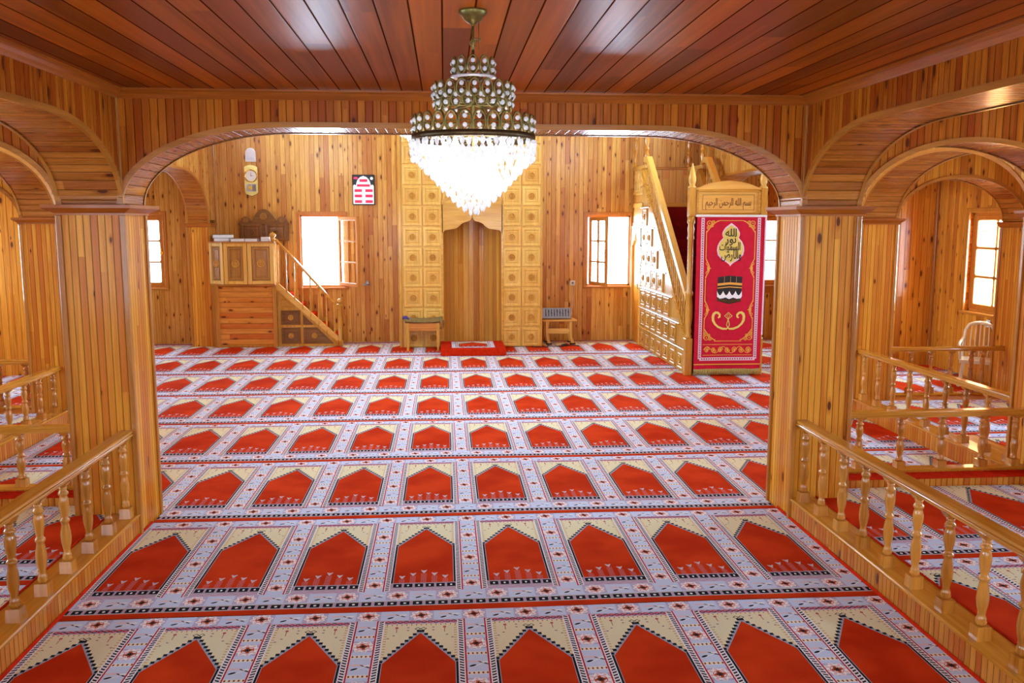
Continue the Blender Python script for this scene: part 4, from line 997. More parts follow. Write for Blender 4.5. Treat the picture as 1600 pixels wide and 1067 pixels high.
def archpoly(cx, z0, w, h, n=12): return [(cx - w / 2, z0), (cx + w / 2, z0)] + [(cx + w / 2 * math.cos(PI * i / n), z0 + h - w / 2 + w / 2 * math.sin(PI * i / n)) for i in range(n + 1)]
mb = MB('x'); mb.prism(archpoly(-3.12, 2.98, .165, .22), 'y', YF - .03, YF - .001); part('frame', mb, M_WHITE, t)
mb = MB('x'); mb.prism(archpoly(-3.12, 2.995, .135, .19), 'y', YF - .036, YF - .03); part('face', mb, M_SILV, t)
mb = MB('x'); mb.tube([(-3.12 + .022 * math.cos(k * .5), YF - .038, 3.03 + .018 * math.sin(k * .5)) for k in range(13)], .003, 6); part('emblem', mb, M_GREYB, t)

t = thing('prayer_time_board', 'black and white prayer-time board with red digits, above the left open window', 'digital board', (-1.315, YF - .001, 2.29))
bx, bz, bw_, bh = -1.315, 2.29, .365, .49
mb = MB('x'); mb.box(bx - bw_ / 2, bx + bw_ / 2, YF - .04, YF - .001, bz, bz + bh, bev=.006); part('case', mb, M_BLACK, t)
mb = MB('x'); yy = YF - .043
mb.box(bx - .168, bx + .168, yy, YF - .04, bz + .015, bz + .30)
mb.prism([(bx + .12 * math.cos(PI * i / 16), bz + .30 + .165 * math.sin(PI * i / 16)) for i in range(17)], 'y', yy, YF - .04)
for s in (-1, 1): mb.prism([(bx + s * .144 + .024 * math.cos(PI * i / 8), bz + .30 + .028 * math.sin(PI * i / 8)) for i in range(9)], 'y', yy, YF - .04)
mb.lathe([(.024, 0), (.024, .004)], n=16, tf=Matrix.Translation((bx + .135, yy + .003, bz + .43)) @ Matrix.Rotation(PI / 2, 4, 'X'))
mb.prism([(bx - .004, bz + .46), (bx + .004, bz + .46), (bx, bz + .485)], 'y', yy, YF - .04)
part('face', mb, M_LEDW, t)
def digits(x0, x1, z, h, root, n):
    mb = MB('x'); mb.box(x0, x1, yy - .003, yy, z - h * .65, z + h * .65); d = part('display', mb, M_BLACK, root)
    mb = MB('x'); cw = (x1 - x0) / n
    for i in range(n):
        a = x0 + cw * (i + .18); b = x0 + cw * (i + .82); k = (i * 7 + int(z * 100)) % 5; th = h * .16; y = yy - .005
        mb.box(a, b, y, yy - .003, z + h / 2 - th, z + h / 2)
        if k != 1: mb.box(a, b, y, yy - .003, z - th / 2, z + th / 2)
        mb.box(a, b, y, yy - .003, z - h / 2, z - h / 2 + th)
        mb.box(b - cw * .17, b, y, yy - .003, z - h / 2, z + h / 2)
        if k != 2: mb.box(a, a + cw * .17, y, yy - .003, z - h / 2, z + h / 2)
    part('lit_digits', mb, M_LEDR, d)
digits(bx - .065, bx + .065, bz + .395, .035, t, 4); digits(bx - .105, bx + .105, bz + .315, .03, t, 8)
for z in (.232, .145, .055):
    digits(bx - .145, bx - .025, bz + z, .035, t, 4); digits(bx + .03, bx + .15, bz + z, .035, t, 4)
mb = MB('x')
for (x, z) in ((bx - .09, .275), (bx + .09, .275), (bx - .09, .187), (bx + .09, .187), (bx - .09, .10), (bx + .09, .10), (bx, .355)):
    for k in range(5): mb.box(x - .03 + k * .012, x - .023 + k * .012, yy - .002, yy, bz + z - .004, bz + z + .004)
part('row_caption', mb, M_GREYB, t)
mb = MB('x'); mb.prism([(bx - .155, bz + .425), (bx - .10, bz + .415), (bx - .095, bz + .445), (bx - .13, bz + .45), (bx - .15, bz + .445)], 'y', yy, YF - .04); part('red_emblem', mb, M_LEDR, t)
t = thing('window_latch_block', 'small pale round-topped fitting on the wall by the corner of the open left sash', 'fitting', (-1.30, YF - .001, .98))
mb = MB('x'); mb.box(-1.36, -1.25, YF - .03, YF - .001, .965, .985, bev=.004); mb.lathe([(.035, .985), (.036, 1.0), (.028, 1.03), (.004, 1.045)], -1.285, YF - .04, 12); part('body', mb, M_GREYB, t)

# ------------------------------------------------------------------ minbar (tall stair pulpit)
m0, m1, mf, mk = 3.18, 4.12, 11.34, 14.86
t = thing('minbar', 'tall honey-coloured stair pulpit with carved side panels, doorway and inscription, right of the niche', 'pulpit', (m0, mf, .008))
base = Vector((m0, mf, .008))
SL = .842
def top_of(y): return .52 + (y - 11.34) * SL      # upper edge of the stringer on the side
mb = MB('z')
for x in (m0, m1 - .05):
    mb.prism([(mf, .01), (14.16, .01), (14.16, min(top_of(14.16), 2.3) + .55), (14.1, top_of(14.1)), (mf, top_of(mf))], 'x', x, x + .05)
part('side_wall', mb, M_OAK3, t)
# side panels in rows and columns, facing the hall
cy = [11.62, 12.03, 12.43, 12.82, 13.20, 13.57, 13.93]; cwid = .36
for r in range(8):
    zc = .17 + r * .32
    for y in cy:
        if zc + .15 < top_of(y - cwid / 2) - .10:
            tile(t, Vector((m0, y, zc)) - base, cwid - .03, .275, M_OAK3, .05, -PI / 2, M_OAK2)
for r in range(1, 9):
    zc = .01 + r * .32; ya = mf + max(0, (zc + .05 - .42) / SL)
    if ya < 14.1: mb = MB('y'); mb.box(m0 - .034, m0, ya, 14.16, zc - .016, zc + .006, bev=.006); part('side_molding', mb, M_OAK2, t)
for sx, nm in ((m0 - .012, 'stringer'), (m1 - .012, 'stringer')):
    mb = MB('y'); mb.prism([(mf - .02, top_of(mf) - .10), (14.12, top_of(14.12) - .10), (14.12, top_of(14.12)), (mf - .02, top_of(mf))], 'x', sx - .02, sx + .03); part(nm, mb, M_OAK2, t)
    mb = MB('y'); mb.prism([(mf - .03, top_of(mf) + .46), (13.75, top_of(13.75) + .38), (13.95, top_of(13.75) + .40), (13.95, top_of(13.75) + .48), (13.72, top_of(13.75) + .47), (mf - .03, top_of(mf) + .55)], 'x', sx - .03, sx + .055); part('handrail', mb, M_OAK, t)
    for k in range(24):
        y = mf + .06 + k * .104; ang = top_of(y); thin_bal(sx + .012, y, ang - .01, ang + .455 - .03 * k / 24, t, .017, mat=M_OAK2, n=8)
# steps
for k in range(9):
    ya = mf + .16 + k * .28; zt = .25 * (k + 1)
    mb = MB('x'); mb.box(m0 + .05, m1 - .05, ya, 14.1, zt - .25 if k else .01, zt); st = part('stair_tread', mb, M_MAROON, t)
mb = MB('x'); mb.box(m0, m1, 14.1, mk, 2.25, 2.32); part('platform', mb, M_OAK, t)
mb = MB('z'); mb.box(m0 + .04, m1 - .04, 14.80, 14.84, 2.32, 2.88); part('back_panel', mb, M_LIGHTBOARD, t)
mb = MB('x'); mb.box(m0, m1, 14.77, 14.86, 2.88, 2.92, bev=.008); part('back_rail', mb, M_TRIM, t)
# balcony side parapet with slots and kiosk posts
for x in (m0, m1 - .04):
    mb = MB('y'); mb.box(x, x + .04, 14.12, mk, 2.46, 2.50, bev=.004); mb.box(x, x + .04, 14.0, mk, 2.86, 2.92, bev=.006); mb.box(x, x + .04, 14.16, mk, 1.94, 2.0, bev=.006); part('parapet_rail', mb, M_OAK, t)
    for k in range(6): thin_bal(x + .02, 14.2 + k * .12, 2.50, 2.86, t, .022, mat=M_OAK, n=8)
    mb = MB('z'); mb.box(x + .01, x + .03, 14.16, mk, 2.0, 2.46); part('parapet_board', mb, M_OAK3, t)
    for y in (14.0, 14.80):
        prof = []; z = 2.92
        while z < 4.0:
            prof += [(.032, z), (.044, z + .02), (.032, z + .04), (.024, z + .06), (.042, z + .13), (.024, z + .2)]; z += .22
        mb = MB('z'); mb.lathe(prof, x + .02, y, 12); part('kiosk_post', mb, M_RAIL, t)
mb = MB('z'); cxm = (m0 + m1) / 2
mb.rings([[(cxm - e, 14.43 - e, z), (cxm + e, 14.43 - e, z), (cxm + e, 14.43 + min(e, .44), z), (cxm - e, 14.43 + min(e, .44), z)] for e, z in ((.50, 4.0), (.50, 4.08), (.36, 4.2), (.2, 4.4), (.02, 4.62))], sm=False); part('kiosk_roof', mb, M_OAK, t)
# side door at the back
mb = MB('z'); mb.prism([(14.18, .01), (14.84, .01), (14.84, 1.66), (14.51, 1.90), (14.18, 1.66)], 'x', m0 + .02, m0 + .05); dr = part('side_door', mb, M_PIL, t, 'narrow boarded door with a pointed top')
mb = MB('z'); mb.tube([(m0, 14.27, .92), (m0 - .03, 14.27, .94), (m0 - .03, 14.27, 1.06), (m0, 14.27, 1.08)], .008); part('handle', mb, M_STEEL, dr)
mb = MB('z'); mb.box(m0 - .02, m0 + .02, 14.16, 14.20, .01, 1.94, bev=.004); mb.box(m0 - .02, m0 + .02, 14.82, 14.86, .01, 1.94, bev=.004)
mb.prism([(14.16, 1.60), (14.16, 1.94), (14.86, 1.94), (14.86, 1.60), (14.80, 1.62), (14.70, 1.70), (14.60, 1.74), (14.51, 1.88), (14.42, 1.74), (14.32, 1.70), (14.22, 1.62)][::-1], 'x', m0 - .02, m0 + .018)
part('door_frame', mb, M_OAK, t)
mb = MB('z'); mb.box(m0 + .05, m1 - .05, 14.12, mk, .01, .02); mb.box(m1 - .05, m1, 14.16, mk, .01, 2.25); part('rear_wall', mb, M_OAK, t)
# front portal
pf = 11.24
for x in (m0 - .0, m1 + .0):
    mb = MB('z'); mb.box(x - .05, x + .05, pf, pf + .10, .01, .50, bev=.006)
    mb.lathe([(.048, .50), (.05, .53), (.036, .56), (.044, .60), (.034, .64), (.046, .78), (.048, .92), (.034, 1.05), (.05, 1.07), (.05, 1.10), (.034, 1.13), (.036, 1.5), (.034, 1.78), (.046, 1.80), (.036, 1.84), (.044, 1.92), (.034, 1.98), (.05, 2.0), (.05, 2.08)], x, pf + .05, 16)
    mb.box(x - .045, x + .045, pf, pf + .10, 2.08, 2.44, bev=.006); part('portal_post', mb, M_OAK2, t)
    mb = MB('z'); mb.lathe([(.05, 2.44), (.052, 2.46), (.03, 2.48), (.046, 2.52), (.05, 2.57), (.034, 2.64), (.02, 2.70), (.004, 2.76)], x, pf + .05, 14); part('finial', mb, M_OAK, t)
mb = MB('x'); xs = [m0 + .045 + (m1 - m0 - .09) * i / 24 for i in range(25)]
def crest(x): u = abs((x - cxm) / ((m1 - m0) / 2)); return 2.45 + .085 * (max(0, math.cos(min(1, u * 1.25) * PI / 2)) ** .7 if u < .8 else 0) + (0 if u < .8 else 0)
for i in range(24):
    a, b = xs[i], xs[i + 1]
    for y in (pf + .01, pf + .06): mb.quad([(a, y, 2.08), (b, y, 2.08), (b, y, crest(b)), (a, y, crest(a))])
    mb.quad([(a, pf + .0, crest(a)), (b, pf + .0, crest(b)), (b, pf + .07, crest(b)), (a, pf + .07, crest(a))])
part('portal_crown', mb, M_OAK, t)
mb = MB('x')
for z in (2.10, 2.395): mb.box(m0 + .05, m1 - .05, pf - .008, pf + .01, z, z + .028, bev=.005)
for x in (m0 + .05, m1 - .078): mb.box(x, x + .028, pf - .008, pf + .01, 2.10, 2.42, bev=.005)
part('inscription_frame', mb, M_OAK2, t)
mb = MB('x')
def rect_line(mb, xa, xb, za, zb, y, w=.004, d=.002):
    mb.box(xa, xb, y - d, y, za, za + w); mb.box(xa, xb, y - d, y, zb - w, zb); mb.box(xa, xa + w, y - d, y, za, zb); mb.box(xb - w, xb, y - d, y, za, zb)
rect_line(mb, m0 + .13, m1 - .13, 2.165, 2.36, pf + .009); part('inlay_line', mb, M_BROWNP, t)

# arabic lettering: presentation forms typed right-to-left
FORMS = {}
for ch, iso, con in (('ا', 0xFE8D, 'R'), ('ب', 0xFE8F, 'D'), ('ت', 0xFE95, 'D'), ('ح', 0xFEA1, 'D'), ('ر', 0xFEAD, 'R'), ('س', 0xFEB1, 'D'), ('ض', 0xFEBD, 'D'), ('ل', 0xFEDD, 'D'), ('م', 0xFEE1, 'D'), ('ن', 0xFEE5, 'D'), ('ه', 0xFEE9, 'D'), ('و', 0xFEED, 'R'), ('ي', 0xFEF1, 'D')):
    FORMS[ch] = (iso, con)
def shape(text):
    out = []
    for wd in text.split(' '):
        s = ''
        for i, ch in enumerate(wd):
            iso, con = FORMS[ch]
            prev = i > 0 and FORMS[wd[i - 1]][1] == 'D'; nxt = i < len(wd) - 1 and con == 'D'
            off = (3 if nxt else 1) if prev else (2 if nxt else 0)
            s += chr(iso + off)
        out.append(s[::-1])
    return ' '.join(out[::-1])
def text_mesh(body, size, mat, ext=.0015, bold=0.0):
    c = bpy.data.curves.new('lettering', 'FONT'); c.body = body; c.size = size; c.extrude = ext; c.align_x = 'CENTER'; c.align_y = 'CENTER'; c.offset = bold
    o = bpy.data.objects.new('lettering', c); COL.objects.link(o)
    me = bpy.data.meshes.new_from_object(o.evaluated_get(bpy.context.evaluated_depsgraph_get()))
    bpy.data.objects.remove(o); me.materials.clear(); me.materials.append(mat); me.name = 'lettering'
    return me
o = link('lettering', text_mesh(shape('بسم الله الرحمن الرحيم'), .135, M_BROWNP), t, Vector((cxm, pf + .008, 2.262)) - base, (PI / 2, 0, 0))
xs = [v.co.x for v in o.data.vertices]; o.scale = (.60 / (max(xs) - min(xs)), 1.0, 1)

# banner hanging in the portal
bf = 11.195
t = thing('banner', 'red cloth banner with gold embroidery and a black cube, hung on the pulpit portal', 'banner', (cxm, bf, .06))
bx0, bx1, bz0, bz1 = 3.235, 4.155 - .03, .10, 2.085
def wav(x, z): return bf + .006 * math.sin(x * 9 + z * 1.3) + .004 * math.sin(z * 4)
mb = MB('z'); nx, nz = 16, 26
for i in range(nx):
    for j in range(nz):
        xa, xb = bx0 + (bx1 - bx0) * i / nx, bx0 + (bx1 - bx0) * (i + 1) / nx; za, zb = bz0 + (bz1 - bz0) * j / nz, bz0 + (bz1 - bz0) * (j + 1) / nz
        for d in (0, .008): mb.quad([(xa, wav(xa, za) + d, za), (xb, wav(xb, za) + d, za), (xb, wav(xb, zb) + d, zb), (xa, wav(xa, zb) + d, zb)], None, 0, True)
for x in (bx0, bx1): mb.quad([(x, wav(x, bz0), bz0), (x, wav(x, bz0) + .008, bz0), (x, wav(x, bz1) + .008, bz1), (x, wav(x, bz1), bz1)])
cl = part('cloth', mb, M_CLOTH, t)
def drape(mb):    # lay flat relief onto the waving cloth
    mb.v = [(x, y + wav(x, z) - bf, z) for x, y, z in mb.v]; return mb
def strip(mb, pts, w, y=None, d=.002, closed=False):
    """flat ribbon along (x,z) points, with width w (or list)"""
    y = bf - .001 if y is None else y; n = len(pts); ws = w if isinstance(w, (list, tuple)) else [w] * n; L = []; R = []
    for i in range(n):
        a = pts[i - 1] if (i or closed) else pts[0]; b = pts[(i + 1) % n] if (i < n - 1 or closed) else pts[-1]
        dx, dz = b[0] - a[0], b[1] - a[1]; l = math.hypot(dx, dz) or 1; nx_, nz_ = -dz / l, dx / l
        L.append((pts[i][0] + nx_ * ws[i] / 2, pts[i][1] + nz_ * ws[i] / 2)); R.append((pts[i][0] - nx_ * ws[i] / 2, pts[i][1] - nz_ * ws[i] / 2))
    for i in range(n if closed else n - 1):
        k = (i + 1) % n
        mb.quad([(L[i][0], y - d, L[i][1]), (L[k][0], y - d, L[k][1]), (R[k][0], y - d, R[k][1]), (R[i][0], y - d, R[i][1])])
        mb.quad([(L[i][0], y, L[i][1]), (L[k][0], y, L[k][1]), (L[k][0], y - d, L[k][1]), (L[i][0], y - d, L[i][1])])
        mb.quad([(R[i][0], y, R[i][1]), (R[k][0], y, R[k][1]), (R[k][0], y - d, R[k][1]), (R[i][0], y - d, R[i][1])])
bw2 = bx1 - bx0; bc = (bx0 + bx1) / 2
mb = MB('z'); e = .075
fr = [(bx0 + e, bz0 + .11), (bx1 - e, bz0 + .11), (bx1 - e, bz1 - .0), (bx0 + e, bz1 - .0)]
for a, b in (((bx0 + e, bz1 - .02), (bx0 + e, .235)), ((bx0 + e, .235), (bx1 - e, .235)), ((bx1 - e, .235), (bx1 - e, bz1 - .02))):
    n = 40; strip(mb, [(a[0] + (b[0] - a[0]) * i / n, a[1] + (b[1] - a[1]) * i / n) for i in range(n + 1)], .042)
braid = part('braid_border', drape(mb), M_PINKW, t, 'pale pink and white woven border')
mb = MB('z')
def marks(a, b, n):
    for i in range(n):
        cx, cz = a[0] + (b[0] - a[0]) * (i + .5) / n, a[1] + (b[1] - a[1]) * (i + .5) / n
        for sg in (-1, 1): strip(mb, [(cx - .012, cz - sg * .012), (cx + .004, cz + sg * .009)] if a[0] != b[0] else [(cx - sg * .012, cz - .012), (cx + sg * .006, cz + .006)], .006, bf - .003)
marks((bx0 + e, bz1 - .03), (bx0 + e, .25), 60); marks((bx1 - e, bz1 - .03), (bx1 - e, .25), 60); marks((bx0 + e + .02, .235), (bx1 - e - .02, .235), 22)
part('braid_pattern', drape(mb), M_CLOTHD, braid)
mb = MB('z'); y0_ = bf - .001      # gold frame line with corner scrolls
ix0, ix1, iz0, iz1 = bx0 + .125, bx1 - .125, .46, bz1 - .055
def seg(a, b, n=14): return [(a[0] + (b[0] - a[0]) * i / n, a[1] + (b[1] - a[1]) * i / n) for i in range(n + 1)]
for sx in (-1, 1):
    X = bc + sx * (ix1 - ix0) / 2
    for (za, zb) in ((1.90, 1.55), (1.28, .98), (.78, .50)): strip(mb, seg((X, za), (X, zb)), .010)
    for zc in (1.42, .88):       # side palmettes
        strip(mb, [(X - sx * .05 * math.sin(PI * i / 16) ** 1.5, zc - .13 + .26 * i / 16) for i in range(17)], .012)
        strip(mb, [(X - sx * (.012 + .030 * math.sin(PI * i / 10)), zc - .05 + .10 * i / 10) for i in range(11)], .010)
        mb.prism([(X - sx * .02, zc - .025), (X - sx * .075, zc), (X - sx * .02, zc + .025)], 'y', y0_ - .003, y0_)
        for k in (-1, 1): strip(mb, [(X - sx * (.018 + .014 * math.cos(a * .6)), zc + k * .06 + .014 * math.sin(a * .6)) for a in range(11)], .007)
    for zc, dz in ((iz1, -1), (iz0 + .02, 1)):   # corner scrolls
        strip(mb, [(X - sx * .16 * (i / 12), zc + dz * .15 * (1 - (i / 12)) ** 1.6 + dz * .004) for i in range(13)], .013)
        for k, (px, pz, r) in enumerate(((.035, .035, .030), (.085, .022, .020), (.025, .09, .020), (.07, .065, .016))):
            strip(mb, [(X - sx * (px + r * math.cos(a * .55)), zc + dz * (pz + r * math.sin(a * .55))) for a in range(12)], .009)
            mb.lathe([(.009, 0), (.009, .003)], n=8, tf=Matrix.Translation((X - sx * px, y0_, zc + dz * pz)) @ Matrix.Rotation(PI / 2, 4, 'X'))
strip(mb, seg((ix0 + .16, iz1), (ix1 - .16, iz1)), .008); strip(mb, seg((ix0 + .14, iz0 + .01), (ix1 - .14, iz0 + .01)), .008)
for z in (.285, .425): strip(mb, seg((ix0 - .01, z), (ix1 + .01, z), 20), .007)
for k in range(7):              # scroll frieze at the bottom
    cx = ix0 + .045 + k * ((ix1 - ix0 - .09) / 6)
    strip(mb, [(cx + .034 * math.cos(a * .5) * (1 - a / 26), .355 + (-1) ** k * .040 * math.sin(a * .5) * (1 - a / 26)) for a in range(18)], .010)
    mb.prism([(cx - .014, .355), (cx, .333), (cx + .014, .355), (cx, .377)], 'y', y0_ - .003, y0_)
strip(mb, [(ix0 + (ix1 - ix0) * i / 60, .355 + .042 * math.sin(i / 60 * 6 * PI)) for i in range(61)], .008)
part('gold_embroidery', drape(mb), M_GOLDT, t, 'gold scroll embroidery')
# gourd-shaped medallion
def gourd(k):
    L = [(0, .30), (.045, .265), (.075, .24), (.10, .20), (.115, .165), (.112, .13), (.10, .10), (.145, .05), (.172, -.01), (.178, -.07), (.165, -.13), (.13, -.175), (.085, -.21), (.045, -.235), (.015, -.26), (0, -.285)]
    L = [(x * k, .005 + (z - .005) * k) for x, z in L]
    return L + [(-x, z) for x, z in L[1:-1][::-1]]
gz = 1.715
for nm, k, mat, d in (('medallion_border', 1.0, M_PINKW, .002), ('medallion_field', .91, M_GOLDP, .0035)):
    mb = MB('z'); mb.prism([(bc + x, gz + z * .95) for x, z in gourd(k)], 'y', bf - d - .002, bf - .001); q = part(nm, drape(mb), mat, t, 'gourd-shaped %s' % ('pale outline' if k == 1 else 'yellow gold field')); 
med = q
for body, sz_, x, z, rz in (('الله', .12, 0, .155, 0), ('نور', .13, .0, .075, 0), ('السموات', .125, -.01, -.02, 0), ('والارض', .135, .01, -.125, 0)):
    me = text_mesh(shape(body), sz_, M_BLACK, .0012, .001)
    xs = [v.co.x for v in me.vertices]; k_ = min(1.0, {'الله': .16, 'نور': .15, 'السموات': .27, 'والارض': .26}[body] / (max(xs) - min(xs)))
    for v in me.vertices: v.co.z -= wav(bc + x + v.co.x * k_, gz + z + v.co.y * 1.15) - bf
    o = link('lettering', me, med, Vector((bc + x, bf - .0075, gz + z)) - org(med), (PI / 2, 0, 0))
    o.scale = (k_, 1.15, 1)
# black cube emblem with gold bands and white hem
kz = 1.16
mb = MB('z'); mb.prism([(bc - .16, kz - .16), (bc, kz - .205), (bc + .155, kz - .17), (bc + .165, kz + .15), (bc, kz + .165), (bc - .155, kz + .145)], 'y', bf - .003, bf - .001); kb = part('cube_emblem', drape(mb), M_BLACK, t, 'black cube with gold bands and white scalloped hem')
mb = MB('z')
for z, w_ in ((.06, .030), (.015, .012)): strip(mb, [(bc - .158, kz + z - .012), (bc, kz + z + .004), (bc + .162, kz + z - .008)], w_, bf - .004)
for x in (-.07, .01, .085): strip(mb, [(bc + x, kz + .05), (bc + x, kz + .155)], .003, bf - .004)
part('emblem_band', drape(mb), M_GOLDT, kb)
mb = MB('z'); low = [(-.158, -.11), (-.12, -.135), (-.08, -.128), (-.05, -.118), (0, -.14), (.05, -.12), (.1, -.135), (.15, -.13), (.165, -.10)]
upz = []
for k in range(4):
    xa = .162 - k * .081; upz += [(xa - .081 * i / 8, -.035 - .055 * math.sin(PI * i / 8)) for i in range(9)]
mb.prism([(bc + x, kz + z) for x, z in low + upz], 'y', bf - .0055, bf - .003); part('emblem_hem', drape(mb), M_WHITE, kb)
mb = MB('z'); mb.prism([(bc - .158, kz - .155), (bc, kz - .20), (bc + .154, kz - .165), (bc + .158, kz - .14), (bc + .05, kz - .135), (bc, kz - .155), (bc - .08, kz - .14), (bc - .158, kz - .125)], 'y', bf - .0045, bf - .003); part('emblem_foot', drape(mb), M_BRZ, kb)
# mirrored pair of letters and a knot between them
mb = MB('z'); wz = .70
for sx in (-1, 1):
    pts = [(sx * (.145 + .026 * math.cos(a)), .105 + .022 * math.sin(a)) for a in [sx_ * PI / 7 for sx_ in range(-3, 11)]]
    pts = [(.135, .075), (.115, .09), (.115, .118), (.14, .142), (.17, .145), (.195, .125), (.205, .09), (.20, .04), (.175, -.005), (.13, -.045), (.07, -.068), (.02, -.07), (-.005, -.055)]
    ws = [.022, .030, .034, .036, .040, .044, .044, .040, .034, .032, .034, .028, .006]
    strip(mb, [(bc + sx * x, wz + z * 1.0) for x, z in pts], [v * .8 for v in ws])
    strip(mb, [(bc + sx * x, wz + z) for x, z in ((.0, -.06), (.018, -.02), (.012, .015), (0, .05), (-.012, .075))], .010)
strip(mb, [(bc + x, wz + z) for x, z in ((0, .06), (.05, .10), (0, .145), (-.05, .10))], .010, closed=True)
strip(mb, [(bc + x, wz + z) for x, z in ((0, .08), (.022, .10), (0, .122), (-.022, .10))], .006, closed=True)
part('mirrored_letters', drape(mb), M_GOLDP, t, 'gold mirrored pair of curved letters')
mb = MB('x'); mb.box(bx0 - .02, bx1 + .02, bf - .012, bf + .02, 2.075, 2.105, bev=.008); part('hanging_rod', mb, M_WHITE, t)
mb = MB('z'); mb.box(bx1, bx1 + .02, bf - .002, bf + .012, .55, 2.09); part('side_edge', mb, M_PINKW, t, 'pale edge of the lining')
mb = MB('x'); mb.box(bx0, bx1, bf - .008, bf + .004, .155, .17, bev=.004); part('lower_piping', mb, M_GOLDT, t)
mb = MB('z')
for k in range(110):
    x = bx0 + (bx1 - bx0) * (k + .5) / 110; mb.tube([(x, bf, .105), (x + .004 * math.sin(k * 1.7), bf - .006, .07), (x + .006 * math.sin(k * 2.9), bf - .002, .028)], .0042, 5)
part('fringe', mb, M_FRINGE, t, 'olive gold fringe', 'stuff')

# ------------------------------------------------------------------ plastic chair by the right wall
t = thing('plastic_chair', 'cream plastic armchair by the right wall behind the far railing', 'chair', (6.10, 9.60, RZ + .010), math.radians(-35)); t.scale = (.9, .9, .9)
# local: faces -y, width x; seat 0.36 high
def leg_path(sx, sy): return [(sx * .19, sy * .19, 0), (sx * .17, sy * .165, .18), (sx * .155, sy * .15, .34)]
for sx in (-1, 1):
    for sy in (-1, 1):
        mb = MB('z'); P_ = leg_path(sx, sy); mb.rings([[(x - .016, y - .02, z), (x + .016, y - .02, z), (x + .016, y + .02, z), (x - .016, y + .02, z)] for x, y, z in P_], sm=False); lpart('leg', mb, M_CHAIR, t)
mb = MB('y'); N = 8
seatv = [[(-.19 + .38 * i / N, -.19 + .37 * j / N, .345 - .012 * math.sin(PI * i / N) * math.sin(PI * j / N)) for i in range(N + 1)] for j in range(N + 1)]
for i in range(N):
    for j in range(N):
        q = [seatv[j][i], seatv[j][i + 1], seatv[j + 1][i + 1], seatv[j + 1][i]]
        mb.quad(q, None, 0, True); mb.quad([(x, y, z - .018) for x, y, z in q[::-1]], None, 0, True)
mb.box(-.195, .195, -.20, -.185, .30, .345, bev=.006); mb.box(-.195, -.18, -.19, .18, .30, .345, bev=.005); mb.box(.18, .195, -.19, .18, .30, .345, bev=.005)
lpart('seat', mb, M_CHAIR, t)
mb = MB('z')
for sx in (-1, 1): mb.tube([(sx * .175, .17, .33), (sx * .18, .20, .50), (sx * .17, .235, .68), (sx * .13, .25, .75), (sx * .06, .255, .775), (0, .256, .78)], .024, 8)
for k in range(5): x = -.10 + .05 * k; mb.tube([(x, .175, .34), (x * 1.05, .215, .55), (x, .25, .765 - abs(x) * .15)], .010, 6)
lpart('backrest', mb, M_CHAIR, t)
for sx in (-1, 1):
    mb = MB('y'); mb.tube([(sx * .19, -.16, .34), (sx * .205, -.175, .48), (sx * .21, -.14, .535), (sx * .21, 0, .545), (sx * .20, .14, .56), (sx * .18, .215, .60)], [.016, .016, .018, .02, .018, .016], 8); lpart('armrest', mb, M_CHAIR, t)

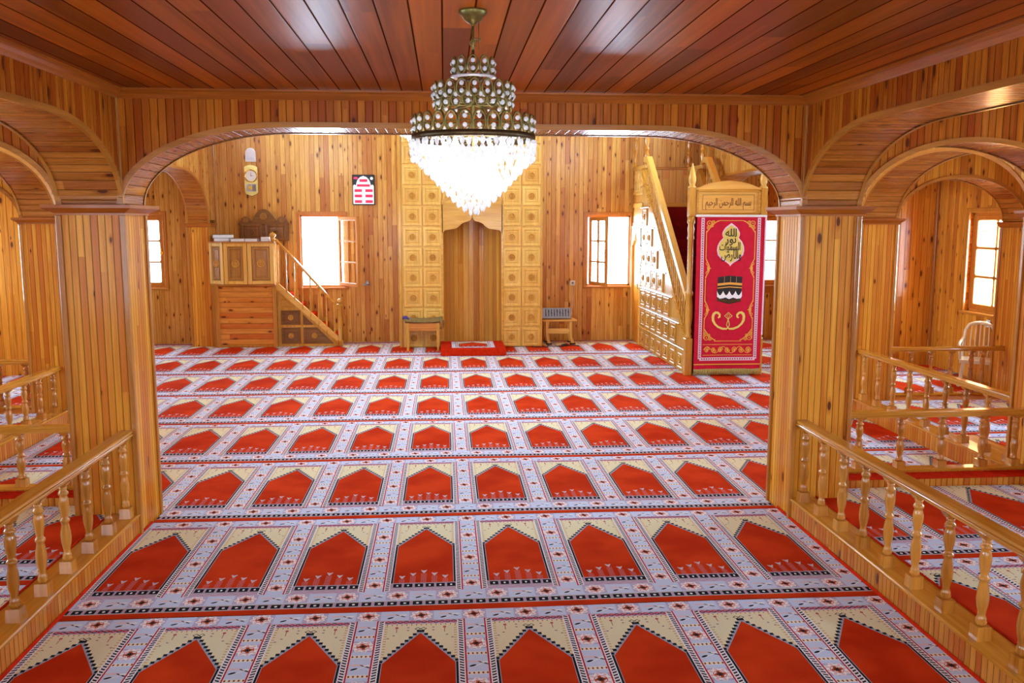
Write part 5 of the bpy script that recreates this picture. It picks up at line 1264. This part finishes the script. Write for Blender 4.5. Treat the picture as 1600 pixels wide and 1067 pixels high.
# ------------------------------------------------------------------ chandeliers
def oval_ring(mb, bb, R, z, n, w, h, rt_=.004, ph=0.0, bead=.0092):
    for k in range(n):
        a = 2 * PI * k / n + ph; c = Vector((R * math.cos(a), R * math.sin(a), z)); tx = Vector((-math.sin(a), math.cos(a), 0)); ou = Vector((math.cos(a), math.sin(a), 0))
        mb.tube([c + tx * (w * math.cos(2 * PI * i / 14)) + Vector((0, 0, h * math.sin(2 * PI * i / 14))) for i in range(14)], rt_, 6, closed=True)
        mb.tube([c - tx * w * .8, c, c + tx * w * .8], rt_ * .6, 5)
        for sg in (-1, 1):
            p = c + ou * .003 + Vector((0, 0, sg * h * .42)); bb.lathe([(.001, -bead), (bead * .7, -bead * .7), (bead, 0), (bead * .7, bead * .7), (.001, bead)], n=8, tf=Matrix.Translation(p))
def chandelier(label, loc, scale, power, extra=0.0):
    """local z=0 at the main crown ring's lower edge"""
    t = thing('crystal_chandelier', label, 'chandelier', loc); t.scale = (scale,) * 3
    top = .485 + extra
    mb = MB('z'); mb.lathe([(.030, top), (.052, top - .004), (.055, top - .02), (.040, top - .034), (.034, top - .046), (.018, top - .056), (.008, top - .062), (.006, top - .068)][::-1], n=24); lpart('ceiling_canopy', mb, M_BRASS, t)
    mb = MB('z'); mb.tube([(0, 0, top - .06), (0, 0, .30)], .005, 8); mb.tube([(.012 * math.cos(i * .7), .0, .355 + .012 * math.sin(i * .7)) for i in range(9)], .0025, 6); mb.tube([(0, 0, .372), (.028, 0, .372), (.030, 0, .366), (.004, 0, .362)], .0025, 6); mb.tube([(.022, 0, top - .05), (.022, 0, .33)], .0016, 5); lpart('rod', mb, M_BRASS, t)
    mb = MB('z'); mb.tube([(0, 0, .33), (0, 0, -.05)], .006, 8)
    for k in range(6):
        a = 2 * PI * k / 6; mb.tube([(0, 0, .01), (.225 * math.cos(a), .225 * math.sin(a), .01)], .003, 5); mb.tube([(0, 0, .125), (.15 * math.cos(a), .15 * math.sin(a), .125)], .003, 5); mb.tube([(0, 0, .235), (.078 * math.cos(a), .078 * math.sin(a), .235)], .003, 5)
    lpart('frame', mb, M_BRASS, t)
    for nm, R, z, n, w_, h_, ph in (('top_crown', .078, .265, 11, .019, .034, .1), ('middle_crown', .152, .172, 20, .021, .032, .0), ('middle_crown', .148, .135, 20, .021, .030, .15), ('main_crown', .232, .043, 28, .0235, .038, .06)):
        mb = MB('z'); bb = MB('z'); oval_ring(mb, bb, R, z, n, w_, h_, .0042 if R > .2 else .0038, ph)
        o = lpart(nm, mb, M_BRASS, t); link('crystal_bead', bb.data('crystal_bead', [M_CRYS]), o)['kind'] = 'stuff'
    mb = MB('z'); mb.rings([[(r * math.cos(2 * PI * j / 40), r * math.sin(2 * PI * j / 40), z) for j in range(40)] for r, z in ((.234, .012), (.240, .010), (.240, -.010), (.234, -.012), (.234, .012))], cap=False); lpart('main_band', mb, M_BRZ, t)
    mb = MB('z'); mb.rings([[(r * math.cos(2 * PI * j / 40), r * math.sin(2 * PI * j / 40), z) for j in range(40)] for r, z in ((.062, .228), (.088, .230), (.088, .226), (.062, .224))], cap=False); lpart('top_dish', mb, M_SILV, t)
    tiers = [(.238, -.012, 60, .035), (.236, -.040, 60, .035), (.232, -.066, 56, .03), (.205, -.085, 50, .032), (.185, -.108, 44, .032), (.163, -.130, 38, .032), (.142, -.152, 34, .032), (.122, -.174, 30, .032), (.102, -.196, 26, .030), (.082, -.217, 22, .030), (.060, -.238, 16, .028), (.038, -.256, 10, .026), (.016, -.272, 5, .024)]
    for R, z, n, L in tiers:
        mb = MB('z')
        for k in range(n):
            a = 2 * PI * (k + (z * 1000 % 2) * .5) / n; rr = R * (1 + .02 * math.sin(k * 3.3)); c = Matrix.Translation((rr * math.cos(a), rr * math.sin(a), z + .003 * math.sin(k * 2.1))) @ Matrix.Rotation(a, 4, 'Z')
            wd = 2 * PI * R / n * .44
            mb.rings([[(0, -wd * .2, 0), (.004, 0, 0), (0, wd * .2, 0), (-.004, 0, 0)], [(0, -wd, -L * .35), (.008, 0, -L * .35), (0, wd, -L * .35), (-.008, 0, -L * .35)], [(0, -wd * .7, -L * .75), (.006, 0, -L * .75), (0, wd * .7, -L * .75), (-.006, 0, -L * .75)], [(0, -.001, -L), (.001, 0, -L), (0, .001, -L), (-.001, 0, -L)]], sm=False, tf=c)
        o = lpart('crystal_tier', mb, M_CRYS, t); o['kind'] = 'stuff'
    for k in range(8):
        a = 2 * PI * k / 8 + .2; mb = MB('z'); R = .13 if k % 2 else .08; z = -.04 if k % 2 else -.11
        mb.lathe([(.008, z + .03), (.010, z + .02), (.018, z), (.016, z - .015), (.002, z - .024)], R * math.cos(a), R * math.sin(a), 10); lpart('bulb', mb, M_BULB, t)
    l = bpy.data.lights.new('chandelier_light', 'POINT'); l.energy = power; l.color = (1, .95, .88); l.shadow_soft_size = .09 * scale
    o = bpy.data.objects.new('chandelier_light', l); COL.objects.link(o); o.parent = t; o.location = (0, 0, -.06)
    return t
chandelier('near brass chandelier with crystal tiers, hanging from the low board ceiling', (.117, 3.5, 2.325), 1.0, 1.6)
chandelier('larger far crystal chandelier in the tall hall, mostly hidden behind the near one', (.22, 10.0, 3.22), 2.9, 16)
